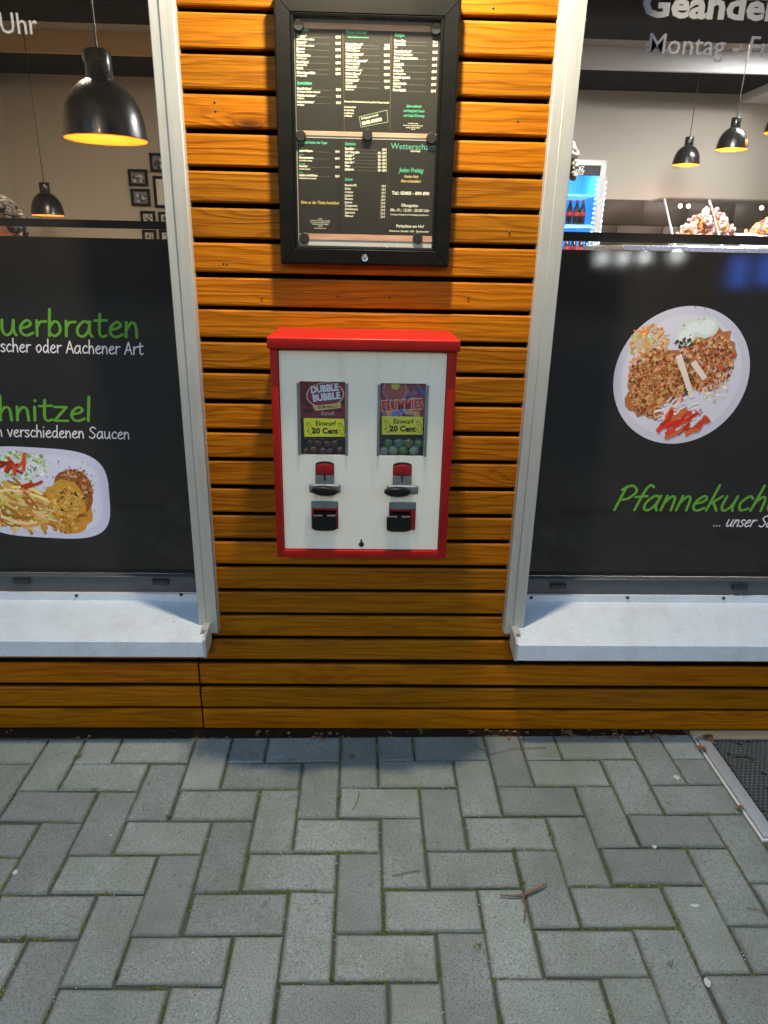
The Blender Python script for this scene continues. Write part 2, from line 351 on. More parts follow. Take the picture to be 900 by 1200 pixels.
def empty(name, loc, label, cat, group=None):
    o = bpy.data.objects.new(name, None); COL.objects.link(o); o.location = loc; o.empty_display_size = 0.05
    return tag(o, label, cat, group)
def instance(name, me, parent=None, loc=(0, 0, 0), rot=(0, 0, 0)):
    o = bpy.data.objects.new(name, me); COL.objects.link(o); o.location = loc; o.rotation_euler = rot
    if parent is not None: put(o, parent)
    return o

# ------------------------------------------------------------------ setting: ground and pavers
PX0, PX1, PY0 = -1.75, 1.85, -1.62
MATX, MATY = 0.926, -0.408
g = MB().add([(-60, -60, -0.03), (60, -60, -0.03), (60, 60, -0.03), (-60, 60, -0.03)], [(0, 1, 2, 3)]).build('ground', 'ground'); tag(g, kind='structure')
pv = MB().box(PX0, PX1, PY0, 0.03, -0.0295, -0.0058).build('pavement', 'joint'); tag(pv, kind='structure')
def soil_mat():
    t = NT('dark_soil'); c = t.n('TexCoord').outputs['Object']; n = t.noise(c, 120, 5, 0.75)
    return t.bsdf(Base_Color=t.mix(n, (0.004, 0.003, 0.002), (0.05, 0.032, 0.018)), Roughness=1.0, Normal=t.bump(n, 1.0, 0.006), Specular_IOR_Level=0.1)
M['soil'] = soil_mat()
tag(MB().box(PX0, .92, -.0315, .029, -.0058, -.0042).build('soil_gap', 'soil'), kind='structure')
TH, U0, V0 = -0.01024, -0.06764, 0.03215
def uv2xy(u, v):
    X = U0+0.1*u; V = V0+0.1*v
    return X*math.cos(TH)-V*math.sin(TH), -(V*math.cos(TH)+X*math.sin(TH))
def paver_mesh(L, W, seed):
    rr = random.Random(seed); g_ = 0.0036; ch = 0.0042
    def ring(ins, z): return [(sx*(L/2-g_/2-ins)+rr.uniform(-.0011, .0011), sy*(W/2-g_/2-ins)+rr.uniform(-.0011, .0011), z) for sx, sy in ((-1, -1), (1, -1), (1, 1), (-1, 1))]
    v = ring(0, -0.029)+ring(0, -0.0036)+ring(ch*0.4, -0.0012)+ring(ch, 0.0)
    f = [(i+4*k, (i+1) % 4+4*k, (i+1) % 4+4*k+4, i+4*k+4) for k in range(3) for i in range(4)]+[(12, 13, 14, 15)]
    return MB().add(v, f)
full = []
for k in range(6):
    me = paver_mesh(0.2, 0.1, k).mesh('paver'); me.materials.append(M['paver']); full.append(me)
npv = 0
def cut_paver(pts, upright, name='paver'):
    cx = sum(p[0] for p in pts)/len(pts); cyy = sum(p[1] for p in pts)/len(pts)
    def inset(d, z):
        out = []; n = len(pts)
        for i, p in enumerate(pts):
            a = Vector(pts[i-1])-Vector(p); b = Vector(pts[(i+1) % n])-Vector(p); a.normalize(); b.normalize()
            q = Vector(p)+(a+b)*d; out.append((q.y-cyy, cx-q.x, z) if upright else (q.x-cx, q.y-cyy, z))
        return out
    n = len(pts); v = inset(0.0014, -0.029)+inset(0.0014, -0.0036)+inset(0.003, -0.0012)+inset(0.0056, 0)
    f = [(i+n*k, (i+1) % n+n*k, (i+1) % n+n*k+n, i+n*k+n) for k in range(3) for i in range(n)]+[tuple(range(3*n, 4*n))]
    o = MB().add(v, f).build(name, 'paver', pv); o.location = (cx, cyy, 0); o.rotation_euler = (0, 0, math.pi/2 if upright else 0); o.matrix_parent_inverse = Matrix()
def clip(pts, a, b, c):          # keep a*x+b*y<=c
    out = []
    for i in range(len(pts)):
        p, q = pts[i], pts[(i+1) % len(pts)]; dp = a*p[0]+b*p[1]-c; dq = a*q[0]+b*q[1]-c
        if dp <= 0: out.append(p)
        if dp*dq < 0: t = dp/(dp-dq); out.append((p[0]+(q[0]-p[0])*t, p[1]+(q[1]-p[1])*t))
    return out
def area(p): return abs(sum(p[i-1][0]*p[i][1]-p[i][0]*p[i-1][1] for i in range(len(p))))/2
joints = []
for u in range(-20, 21):
    for v in range(-2, 17):
        s = (u+v) % 4
        if s not in (0, 2): continue
        du, dv = (1, 2) if s == 0 else (2, 1)
        if v+dv <= 0: continue
        va = 0 if v <= 0 else v              # the row at the wall is cut off straight
        pts = [uv2xy(u, v+dv), uv2xy(u+du, v+dv), uv2xy(u+du, va), uv2xy(u, va)]
        c = uv2xy(u+du/2, v+dv/2); whole = .02
        if c[0] < PX0+.05 or c[0] > PX1-.05 or c[1] < PY0+.06: continue
        p2 = clip(pts, 0, 1, -0.010)
        if len(p2) < 3: continue
        if max(p[0] for p in p2) > MATX and max(p[1] for p in p2) > MATY:
            pa, pb = clip(p2, 1, 0, MATX), clip(p2, 0, 1, MATY)
            p2 = max((pa, pb), key=lambda q: area(q) if len(q) > 2 else 0)
        if len(p2) < 3 or area(p2) < 0.0006: continue
        if npv >= 300: continue
        npv += 1
        for i in range(4): joints.append((pts[i], pts[(i+1) % 4]))
        if v <= 0 or area(p2) < whole-1e-6: cut_paver(p2, s == 0)
        else:
            o = bpy.data.objects.new('paver', full[rnd.randrange(6)]); COL.objects.link(o); o.parent = pv
            o.location = (c[0]+rnd.uniform(-.001, .001), c[1]+rnd.uniform(-.001, .001), rnd.uniform(-.0026, .0012))
            o.rotation_euler = (R(rnd.uniform(-.7, .7)), R(rnd.uniform(-.5, .5)), -TH*-1 + (math.pi/2 if s == 0 else 0) + (math.pi if rnd.random() < .5 else 0) + R(rnd.uniform(-.35, .35)))
# moss, grit and grass in the joints (stuff)
ms = MB(); gr = MB()
inview = [j for j in joints if -1.2 < j[0][0] < 1.2 and j[0][1] < -0.02 and j[1][1] < -0.02]
def in_mat(x, y): return x > MATX-.01 and y > MATY-.01
for a, b in inview:
    dens = rnd.random()**2.2*(1.3 if a[1] < -.4 else 0.6)
    n = int(dens*75)
    lo = rnd.random(); span = rnd.uniform(.15, .8)
    for k in range(n):
        t = min(1, max(0, lo+(rnd.random()-.5)*span)); x = a[0]+(b[0]-a[0])*t+rnd.gauss(0, .0017); y = a[1]+(b[1]-a[1])*t+rnd.gauss(0, .0017)
        if in_mat(x, y) or y > -.015: continue
        r = rnd.uniform(.0012, .0032); z = -0.0045+rnd.random()*.0048
        vs = [(x+r*math.cos(q)*rnd.uniform(.5, 1.2), y+r*math.sin(q)*rnd.uniform(.5, 1.2), z-.003) for q in (0, 1.3, 2.5, 3.8, 5)]+[(x, y, z+r*.8)]
        ms.add(vs, [(i, (i+1) % 5, 5) for i in range(5)])
    for k in range(rnd.choice((0, 0, 1, 1, 2))):
        t = rnd.random(); x = a[0]+(b[0]-a[0])*t+rnd.gauss(0, .002); y = a[1]+(b[1]-a[1])*t+rnd.gauss(0, .002); r = rnd.uniform(.0006, .0015)
        if in_mat(x, y): continue
        gr.ball((x, y, -.003+r), r, seg=6)
tag(ms.build('moss', 'moss'), 'green moss growing in the paving joints', 'moss', kind='stuff')
tag(gr.build('joint_grit', 'alu'), 'pale grit and sand grains lying in the paving joints', 'grit', kind='stuff')
# grass tufts
def tuft(px, py, n, h, label):
    p = GP(px, py); m = MB()
    for k in range(n):
        a = rnd.uniform(0, 6.28); l = h*rnd.uniform(.5, 1); lean = rnd.uniform(.3, 1.1); w = .0009
        d = Vector((math.cos(a), math.sin(a), 0)); s_ = Vector((-d.y, d.x, 0))*w
        q0 = Vector((p.x, p.y, -.004))+d*rnd.uniform(0, .006); q1 = q0+d*l*lean*.4+Vector((0, 0, l*.6)); q2 = q0+d*l*lean+Vector((0, 0, l*.75))
        m.add([q0-s_, q0+s_, q1+s_*.8, q1-s_*.8, q2], [(0, 1, 2, 3), (3, 2, 4)])
    tag(m.build('grass_tuft', 'grass'), label, 'grass', 'small weeds in the joints')
tuft(91, 888, 13, .035, 'longest grass blades sprouting between pavers below the left window')
tuft(493, 858, 16, .03, 'grass tuft against the cladding foot below the red machine')
for px, py, where in ((72, 921, 'between the left window pavers'), (110, 926, 'right of the longest grass blades'), (198, 957, 'two rows before the left sill corner'), (338, 891, 'in the machine shadow near the wall'), (397, 934, 'beside the thin dark stalk'), (310, 1002, 'left of mid pavement'), (366, 1000, 'in mid pavement below the machine'), (495, 985, 'straight below the right machine slot'), (572, 954, 'right of the machine shadow'), (647, 978, 'far up from the twig'), (602, 996, 'just above the twig'), (613, 1035, 'touching the forked twig'), (138, 1140, 'in the lower left joints'), (560, 1110, 'below the forked twig'), (28, 1100, 'at the left photo edge'), (786, 1130, 'in the lower right joints')):
    tuft(px, py, 14, .011, 'tiny green weed sprig '+where)
# dead leaves along the foot of the wall
def leaf(px, py, s, label, z=.003):
    p = GP(px, py); m = MB(); a = rnd.uniform(0, 6.28); n = 9; up = []; lo = []
    for i in range(n):
        t = i/(n-1); w = math.sin(math.pi*min(1, t*1.05))*.32*s*(1+rnd.uniform(-.2, .2)); zz = z+s*.25*math.sin(t*3)*rnd.uniform(.4, 1)
        up.append((t*s-s/2, w, zz+abs(w)*.5)); lo.append((t*s-s/2, -w, zz+abs(w)*rnd.uniform(.2, .6)))
    mid = [((u[0]+l[0])/2, 0, (u[2]+l[2])/2-.002) for u, l in zip(up, lo)]
    ca, sa = math.cos(a), math.sin(a)
    vs = [(p.x+q[0]*ca-q[1]*sa, min(-.006, p.y+q[0]*sa+q[1]*ca), max(.001, q[2])) for q in up+mid+lo]
    m.add(vs, [(i, i+1, n+i+1, n+i) for i in range(n-1)]+[(n+i, n+i+1, 2*n+i+1, 2*n+i) for i in range(n-1)], smooth=True)
    tag(m.build('dead_leaf', 'leaf'), label, 'leaf', 'dead leaves along the foot of the wall')
leaf(665, 863, .04, 'largest curled brown leaf at the wall foot below the right window')
leaf(822, 880, .035, 'brown leaf lying on the corner of the mat frame')
leaf(829, 868, .04, 'orange brown leaf on the threshold strip behind the mat')
leaf(866, 949, .022, 'small dark leaf stuck beside the mat rail')
LIT = MB()
for k in range(70):
    p = GP(rnd.choice((rnd.uniform(300, 420), rnd.uniform(540, 660), rnd.uniform(690, 810), rnd.uniform(0, 810))), rnd.uniform(857, 867)); sz = rnd.uniform(.003, .011); a = rnd.uniform(0, 6.28)
    q = [(p.x+sz*math.cos(a+t)*rnd.uniform(.5, 1.1), min(-.004, p.y+sz*math.sin(a+t)*rnd.uniform(.3, .8)), .001+rnd.random()*.008) for t in (0, 1.1, 2.2, 3.3, 4.4, 5.3)]
    LIT.add(q, [(0, 1, 2, 3), (0, 3, 4, 5)])
tag(LIT.build('leaf_litter', 'leaf'), 'brown leaf crumbs gathered along the cladding foot', 'litter', kind='stuff')
leaf(413, 889, .02, 'narrow dark leaf on the paver below the red machine')
# twig
tw = empty('twig', GP(615, 1050), 'forked brown twig lying on the pavers', 'twig')
A = GP(612, 1049, .006)
MB().tube([GP(586, 1049, .004), GP(600, 1050, .006), A, GP(628, 1043, .007), GP(641, 1035, .008)], [.0013, .002, .0032, .0029, .0017], 7).build('stem', 'twig', tw)
MB().tube([A, GP(616, 1062, .005), GP(614, 1080, .004)], [.0026, .002, .0011], 7).build('side_shoot', 'twig', tw)
for pts, lab in (([GP(421, 928, .004), GP(419, 938, .003), GP(413, 949, .003)], 'thin dark stalk on the paver near the wall'), ([GP(460, 1026, .004), GP(478, 1022, .004), GP(492, 1020, .003)], 'faint thin stalk on a paver in mid pavement'), ([GP(555, 873, .003), GP(575, 884, .004), GP(600, 877, .006), GP(640, 876, .003)], 'long bent dry stalk by the cladding foot'), ([GP(875, 1064, .003), GP(888, 1066, .004), GP(899, 1069, .003)], 'thin reddish stalk on the pavers at right')):
    tag(MB().tube(pts, .0009, 6).build('dry_stalk', 'twig'), lab, 'twig')
def spot(px, py, r, label, sy=1):
    p = GP(px, py); n = 11
    ring = [(p.x+r*math.cos(6.283*k/n)*rnd.uniform(.75, 1.15), p.y+r*sy*math.sin(6.283*k/n)*rnd.uniform(.75, 1.15)) for k in range(n)]
    tag(MB().prism(ring, 'z', -.002, .0007).build('gum_spot', 'spot'), label, 'gum')
spot(793, 911, .008, 'round white gum spot on a paver near the mat'); spot(813, 968, .004, 'small white fleck on the wide paver beside the mat')
spot(767, 992, .005, 'white fleck in the joint left of the mat'); spot(814, 1061, .010, 'elongated white mark on the right paver', .45)
spot(18, 1022, .005, 'white fleck in the far left joint', 1.4); spot(829, 1151, .006, 'white fleck in the joint at lower right', 1.5); spot(130, 979, .004, 'little white fleck on a left paver', .5)

# ------------------------------------------------------------------ wood cladding
wall = empty('wood_cladding', (0, 0, 0), 'orange stained horizontal wooden slat cladding behind the red machine', 'wall')
Z0, PZ, PH = 1.70763, 0.07086, 0.0608
def plank_mesh(x0, x1, seed):
    L = x1-x0; m = MB(); hh = PH/2; b = .0042
    prof = [(.0, -hh+b), (.0, hh-b), (b*.3, hh-b*.3), (b, hh), (.021, hh-.006), (.021, -hh), (b, -hh), (b*.3, -hh+b*.3)]
    n = len(prof)
    vs = [(x, p[0], p[1]) for x in (-L/2, L/2) for p in prof]
    return m.add(vs, [(i, n+i, n+(i+1) % n, (i+1) % n) for i in range(n)]+[tuple(range(n)), tuple(range(n, 2*n))[::-1]])
pl_cache = {}
def plank(x0, x1, ztop):
    k = (round(x0, 3), round(x1, 3))
    if k not in pl_cache:
        me = plank_mesh(x0, x1, 0).mesh('plank'); me.materials.append(M['wood']); pl_cache[k] = me
    o = bpy.data.objects.new('plank', pl_cache[k]); COL.objects.link(o); o.parent = wall
    o.location = ((x0+x1)/2, rnd.uniform(-.0012, .0012), ztop-PH/2+rnd.uniform(-.0006, .0006)); o.rotation_euler = (R(rnd.uniform(-.5, .5)), R(rnd.uniform(-.06, .06)), 0)
    return o
LOW = {20: .2889, 21: .2128, 22: .1365, 23: .0652}
for i in range(-9, 24):
    z = LOW.get(i, Z0-PZ*i)
    if i <= 19: plank(-0.43, 0.41, z)
    elif i == 20: plank(-0.4525, 0.43, z)
    else:
        plank(-2.6, -0.4575, z).scale.z = 1.05
        o = plank(-0.4525, 2.3, z-.0065); o.scale.z = 1.05; o.rotation_euler.y = .0045
    if i == 20: plank(-2.6, -.4575, z); plank(.436, 2.6, z-.004)
    if i <= 18: plank(-2.6, -1.93, z); plank(1.93, 2.6, z)
# screw heads
sc = MB().lathe([(0, -.0004), (.0018, -.0003), (.0023, .0008)], seg=10, axis='y')
scm = sc.mesh('screw'); scm.materials.append(M['cap'])
for px, py in ((251.5, 119.5), (252.8, 130), (307, 349), (396, 347.5), (457, 349), (549, 349), (607, 142), (597, 272), (262, 309), (266, 309), (578, 9)):
    p = WP(px, py, -.002); instance('screw', scm, wall, (p.x, -.0016, p.z))
bk = MB(); bk.box(-.43, .41, .024, .2, -.02, 2.5); bk.box(-2.7, -.4301, .024, .2, -.02, .29); bk.box(.4101, 2.7, .024, .2, -.02, .29)
bk.box(-2.7, -.4301, .024, .2, 2.24, 2.5); bk.box(.4101, 2.7, .024, .2, 2.24, 2.5); bk.box(-2.7, -1.93, .024, .2, .2901, 2.2399); bk.box(1.93, 2.7, .024, .2, .2901, 2.2399)
bk.build('backing_wall', 'dark', wall)
for x0, x1 in ((-1.93, -.43), (.41, 1.93)):
    for i in range(-9, -7): plank(x0+.002, x1-.002, Z0-PZ*i)

# ------------------------------------------------------------------ lettering tools
def catmull(pts, n=7):
    if len(pts) == 2: return pts
    out = []; P = [pts[0]]+list(pts)+[pts[-1]]
    for i in range(1, len(P)-2):
        for k in range(n):
            t = k/n; a, b, c, d = P[i-1], P[i], P[i+1], P[i+2]
            out.append(tuple(.5*(2*b[j]+(c[j]-a[j])*t+(2*a[j]-5*b[j]+4*c[j]-d[j])*t*t+(3*b[j]-a[j]-3*c[j]+d[j])*t**3) for j in (0, 1)))
    return out+[pts[-1]]
GL = {
 'a': (1.05, [[(.75, .85), (.45, 1), (.1, .6), (.1, .15), (.4, 0), (.7, .4), (.78, 1)], [(.78, 1), (.76, .3), (.92, 0)]]),
 'u': (1.02, [[(.1, 1), (.1, .3), (.35, 0), (.65, .3), (.75, 1)], [(.75, 1), (.75, .3), (.88, 0)]]),
 'e': (.9, [[(.12, .48), (.5, .58), (.7, .8), (.48, 1), (.15, .65), (.15, .2), (.45, 0), (.82, .18)]]),
 'r': (.72, [[(.15, 1), (.15, 0)], [(.15, .55), (.35, .9), (.68, .95)]]),
 'b': (.94, [[(.17, 1.75), (.12, 0)], [(.13, .2), (.45, 0), (.75, .35), (.65, .85), (.4, .95), (.14, .55)]]),
 't': (.78, [[(.3, 1.5), (.28, .3), (.45, 0), (.68, .1)], [(0, 1.05), (.68, 1.1)]]),
 'n': (.94, [[(.12, 1), (.12, 0)], [(.13, .5), (.4, .95), (.65, .8), (.74, 0)]]),
 'h': (.94, [[(.17, 1.75), (.12, 0)], [(.13, .5), (.4, .95), (.65, .8), (.74, 0)]]),
 'i': (.4, [[(.14, 1), (.14, 0)], [(.16, 1.42), (.18, 1.46)]]),
 'z': (.88, [[(.05, 1), (.7, 1)], [(.7, 1), (.05, .02)], [(.05, .02), (.78, 0)]]),
 'l': (.38, [[(.16, 1.75), (.12, 0)]]),
 'S': (1.1, [[(.95, 1.4), (.55, 1.62), (.15, 1.25), (.5, .85), (.85, .45), (.5, 0), (.05, .2)]]),
 'R': (1.02, [[(.15, 1.55), (.12, 0)], [(.0, 1.45), (.6, 1.6), (.8, 1.15), (.5, .8), (.15, .75)], [(.4, .78), (.9, 0)]]),
 's': (.74, [[(.6, .9), (.35, 1), (.1, .78), (.35, .52), (.6, .25), (.35, 0), (.05, .12)]]),
 'c': (.84, [[(.72, .85), (.45, 1), (.12, .55), (.3, .05), (.75, .15)]]),
 'o': (.94, [[(.45, 1), (.12, .6), (.35, 0), (.75, .4), (.65, .9), (.45, 1)]]),
 'd': (1.0, [[(.72, .8), (.4, .95), (.1, .45), (.35, 0), (.72, .4)], [(.78, 1.75), (.74, .2), (.86, 0)]]),
 'A': (1.1, [[(0, 0), (.5, 1.55)], [(.5, 1.55), (.95, 0)], [(.2, .55), (.8, .55)]]),
 'v': (.84, [[(.05, 1), (.38, 0)], [(.38, 0), (.72, 1)]]),
 'P': (1.02, [[(.2, 1.6), (.1, 0)], [(0, 1.4), (.5, 1.68), (.92, 1.3), (.6, .8), (.15, .7)]]),
 'f': (.72, [[(.8, 1.6), (.55, 1.72), (.38, 1.2), (.3, 0)], [(.0, .9), (.68, .97)]]),
 'k': (.86, [[(.17, 1.75), (.12, 0)], [(.68, 1), (.15, .45)], [(.3, .58), (.75, 0)]]),
 'C': (1.05, [[(.95, 1.35), (.6, 1.6), (.12, .9), (.3, .1), (.95, .2)]]),
 '.': (.42, [[(.15, .04), (.18, .06)]]), ' ': (.62, []),
}
def hand(txt, pen=.085, slant=.10):
    """strokes of a word as quads, x-height 1"""
    x = 0; tris = []; xs = []
    for ch in txt:
        adv, st = GL[ch]; xs.append(x)
        for s in st:
            p = [(x+a+b*slant, b) for a, b in catmull(s)]
            n = len(p); L = []; Rr = []
            for i in range(n):
                dx = p[min(i+1, n-1)][0]-p[max(i-1, 0)][0]; dy = p[min(i+1, n-1)][1]-p[max(i-1, 0)][1]; l = math.hypot(dx, dy) or 1
                w = pen
                L.append((p[i][0]-dy/l*w, p[i][1]+dx/l*w)); Rr.append((p[i][0]+dy/l*w, p[i][1]-dx/l*w))
            for i in range(n-1): tris.append([L[i], L[i+1], Rr[i+1], Rr[i]])
            for q in (p[0], p[-1]): tris.append([(q[0]+pen*math.cos(k*.5236), q[1]+pen*math.sin(k*.5236)) for k in range(12)])
        x += adv
    return tris, x, xs
tcache = {}
def bfont(txt, bold=0.0, shear=0.0):
    k = (txt, bold, shear)
    if k in tcache: return tcache[k]
    c = bpy.data.curves.new('t', 'FONT'); c.body = txt; c.size = 1; c.resolution_u = 2; c.shear = shear; c.offset = bold; c.fill_mode = 'FRONT'
    o = bpy.data.objects.new('t', c); COL.objects.link(o); dg = bpy.context.evaluated_depsgraph_get()
    me = bpy.data.meshes.new_from_object(o.evaluated_get(dg)); vs = [(v.co.x, v.co.y) for v in me.vertices]; fs = [tuple(p.vertices) for p in me.polygons]
    bpy.data.objects.remove(o); bpy.data.curves.remove(c); bpy.data.meshes.remove(me)
    w = max([v[0] for v in vs] or [0]); tcache[k] = (vs, fs, w); return tcache[k]
class Print:
    """flat print on a plane of constant Y, in layers of 0.15 mm"""
    def __init__(s, Y, step=.00015): s.Y = Y; s.m = MB(); s.step = step; s.k = 0
    def poly(s, pts, col, layer=1):
        s.k = (s.k+1) % 97          # no two inks share a plane
        s.m.add([(p[0], s.Y-layer*s.step-s.k*1.5e-6, p[1]) for p in pts], [tuple(range(len(pts)))], 0, tuple(col))
    def at(s, px, py): p = WP(px, py, s.Y); return p.x, p.z
    def pxm(s, px, py): return (WP(px+5, py, s.Y)-WP(px-5, py, s.Y)).length/10
    def text(s, txt, px, py, hpx, col, layer=2, align='L', px2=None, bold=.012, shear=0.0, rot=0.0, wide=1.0):
        """capital height hpx pixels at pixel px,py; px2 fits the width"""
        vs, fs, w = bfont(txt, bold, shear)
        if not fs: return
        x, z = s.at(px, py); sc_ = s.pxm(px, py)*hpx/.73; sx = sc_*wide
        if px2 is not None: sx = (s.at(px2, py)[0]-x)/w
        off = {'L': 0, 'R': -w, 'C': -w/2}[align]; c, n = math.cos(rot), math.sin(rot)
        q = [((v[0]+off)*sx, v[1]*sc_) for v in vs]
        s.m.add([(x+a*c-b*n, s.Y-layer*s.step, z+a*n+b*c) for a, b in q], fs, 0, tuple(col))
    def hand(s, prefix, txt, p0, p1, xh, col, layer=2, pen=.085, slant=.10):
        """visible txt runs from pixel p0 to p1 on the baseline, prefix lies left of it"""
        t, w, xs = hand(prefix+txt, pen, slant); x0 = xs[len(prefix)]
        a = Vector(s.at(*p0)); b = Vector(s.at(*p1)); d = (b-a)/(w-x0); h = s.pxm(*p1)*xh; n = Vector((-d.y, d.x)).normalized()*h
        for q in t: s.poly([tuple(a+d*(u-x0)+n*v) for u, v in q], col, layer)
    def build(s, name, mat, parent): return s.m.build(name, mat, parent)
def blob(cx, cz, rx, rz, j=.12, n=18, rot=0.0, rr=rnd):
    c, s = math.cos(rot), math.sin(rot); out = []
    for k in range(n):
        a = 6.2832*k/n; q = 1+rr.uniform(-j, j); x, z = rx*math.cos(a)*q, rz*math.sin(a)*q; out.append((cx+x*c-z*s, cz+x*s+z*c))
    return out
def srgb(r, g_, b): return tuple(((v/255)/12.92 if v/255 <= .04045 else ((v/255+.055)/1.055)**2.4) for v in (r, g_, b))

# ------------------------------------------------------------------ windows
GY = 0.118          # glass plane
def window(side):
    L = side < 0
    xi, xo = (-.435, -1.93) if L else (.420, 1.93)        # inner and outer edge of the opening
    t0, t1 = (-.4385, -.3885) if L else (.3665, .4185)     # the pale cover strip beside the planks
    w = empty('shop_window', ((xi+xo)/2, 0, .3), 'left shop window with green lettering and a schnitzel plate on black film' if L else 'right shop window with a round pancake plate and lettering on black film', 'window')
    xa, xb = min(xi, xo), max(xi, xo)
    zb = WP(100, 741, -.02).z
    # cover strips: a flat face with a shallow step
    for (a, b, z0_) in ((t0, t1, zb), ((xo-.05, xo) if L else (xo, xo+.05)) + (zb,)):
        m = MB(); m.bbox(a, b, -.021, .022, z0_, 2.30, .0015, 1)
        o = m.build('cover_strip', 'trim', w)
        k = a+(b-a)*.42
        MB().bbox(k, b-.001, -.0235, -.0212, z0_+.001, 2.299, .001, 1).build('cover_lip', 'trim', o)
        MB().box(a+.004 if not L else a+.004, b-.012, .0221, GY+.03, z0_+.03, 2.30).build('reveal', 'trim', o)
    MB().bbox(xa-.04, xb+.04, -.0205, .02, 2.251, 2.30, .0015, 1).build('cover_strip', 'trim', w)
    # window frame profiles
    zf0 = WP(100 if L else 750, 693.5 if L else 697, GY-.02).z; zf1 = WP(100 if L else 750, 675 if L else 679, GY-.02).z
    fr = MB(); fr.bbox(xa, xb, GY-.02, GY+.05, zf0, zf1, .002, 1); fr.build('bottom_profile', 'wframe', w)
    MB().bbox(xa, xb, GY-.0245, GY-.0205, zf1-.0022, zf1+.0022, .001, 1).build('glazing_bead', 'wframe', w)
    MB().bbox(xa, xb, GY-.02, GY+.05, 2.18, 2.26, .002, 1).build('top_profile', 'wframe', w)
    for a in ((xa, xa+.03), (xb-.03, xb)): MB().bbox(a[0], a[1], GY-.0195, GY+.05, zf1+.0001, 2.1799, .002, 1).build('side_profile', 'wframe', w)
    for px, py in (((188, 682), (25, 681)) if L else ((654, 687), (867, 688))):
        p = WP(px, py, GY-.024); MB().bbox(p.x-.022, p.x+.022, GY-.03, GY-.0202, p.z-.008, p.z+.008, .003, 2).build('drain_cap', 'cap', w)
    # glass: two panes
    gz = zf1+.001
    MB().box(xa+.0301, xb-.0301, GY+.0002, GY+.0042, gz, 2.1795).build('glass_pane', 'glass', w)
    # upstand and sill
    su1 = WP(100 if L else 750, 695.5 if L else 698.5, GY-.03).z; su0 = WP(100 if L else 750, 703.5 if L else 706, GY-.03).z
    sf = WP(100 if L else 750, 751.5 if L else 756.5, -.09).z; sb = WP(100 if L else 750, 769.5 if L else 774.5, -.09).z
    sx = WP(238.5 if L else 607, 757, -.09).x
    sa, sc2 = (xo-.03, sx) if L else (sx, xo+.03)
    th = .0022
    s_ = empty('x', (0, 0, 0), '', ''); bpy.data.objects.remove(s_)
    prof = [(-.09, sb), (-.09, sf-.002), (-.0885, sf), (GY-.03, su0), (GY-.03, su1), (GY-.021, su1), (GY-.021, su0-.012), (-.0855, sf-.012), (-.0855, sb+.006), (-.078, sb+.004), (-.078, sb)]
    si = MB().prism(prof, 'x', sa, sc2).build('window_sill', 'sill', w)
    ex0, ex1 = (sx+.0003, sx+.006) if L else (sx-.006, sx-.0003)
    MB().prism([(-.0915, sb-.001), (-.0915, sf+.004), (-.085, sf+.0125), (-.022, sf+.0145), (-.022, sb+.01)], 'x', ex0, ex1).build('end_cap', 'trim', si)
    ex2 = (ex0-.012, ex1) if L else (ex0, ex1+.012)
    MB().prism([(-.060, sf+.0135), (-.060, sf+.0165), (-.0225, sf+.0175), (-.0225, sf+.0145)], 'x', *ex2).build('end_cap_lip', 'trim', si)
    for px, py in (((89.5, 698.2), (212, 697)) if L else ((622.7, 700.6), (735.5, 700.6), (848, 701))):
        p = WP(px, py, GY-.031); MB().lathe([(0, -.0035), (.003, -.003), (.0048, 0), (.0048, .002)], (p.x, GY-.031, p.z), 14, axis='y').build('sill_screw', 'cap', si)
    # black film with printed art
    lx = (xa+.031, xb-.031)
    zt = WP(100 if L else 780, 278.5 if L else 295, GY).z
    fm = MB().box(lx[0], lx[1], GY-.0008, GY-.0001, gz+.0002, zt).build('black_film', 'film', w)
    za = WP(100 if L else 780, 257.5 if L else 274, GY).z; zb2 = WP(100 if L else 780, 267 if L else 285, GY).z
    MB().box(lx[0], lx[1], GY-.0008, GY-.0001, zb2, za).build('film_stripe', 'film', w)
    P = Print(GY-.0009); green = srgb(98, 152, 50); pale = srgb(226, 214, 214)
    if L:
        P.hand('Sa', 'uerbraten', (1, 392.5), (164.5, 395.5), 17.3, green, pen=.082)
        P.hand('Rheini', 'scher oder Aachener Art', (1, 412), (168.5, 415.5), 8.8, pale, pen=.085)
        P.hand('Sc', 'hnitzel', (-2, 492.5), (109, 493.5), 16.5, green, pen=.082)
        P.hand('in ', 'verschiedenen Saucen', (9, 511.5), (152.5, 514.5), 8.3, pale, pen=.085)
    else:
        P.hand('', 'Pfannekuchen', (718, 597.5), (930, 599), 17.5, green, pen=.08, slant=.28)
        P.hand('', '... unser Sa', (835, 616.5), (905, 617.5), 8.3, pale, pen=.085, slant=.28)
    P.build('lettering', 'ink', fm)
    # printed plate
    Q = Print(GY-.0009); k = Q.pxm(60 if L else 800, 578 if L else 442); rr = random.Random(3 if L else 5)
    def sq(cx, cz, rx, rz, e, n, rot=0):
        out = []
        for i in range(n):
            a = 6.2832*i/n; c, s = math.cos(a), math.sin(a); x = rx*math.copysign(abs(c)**e, c); z = rz*math.copysign(abs(s)**e, s)
            out.append((cx+x*math.cos(rot)-z*math.sin(rot), cz+x*math.sin(rot)+z*math.cos(rot)))
        return out
    def px(x, y): return Q.at(x, y)
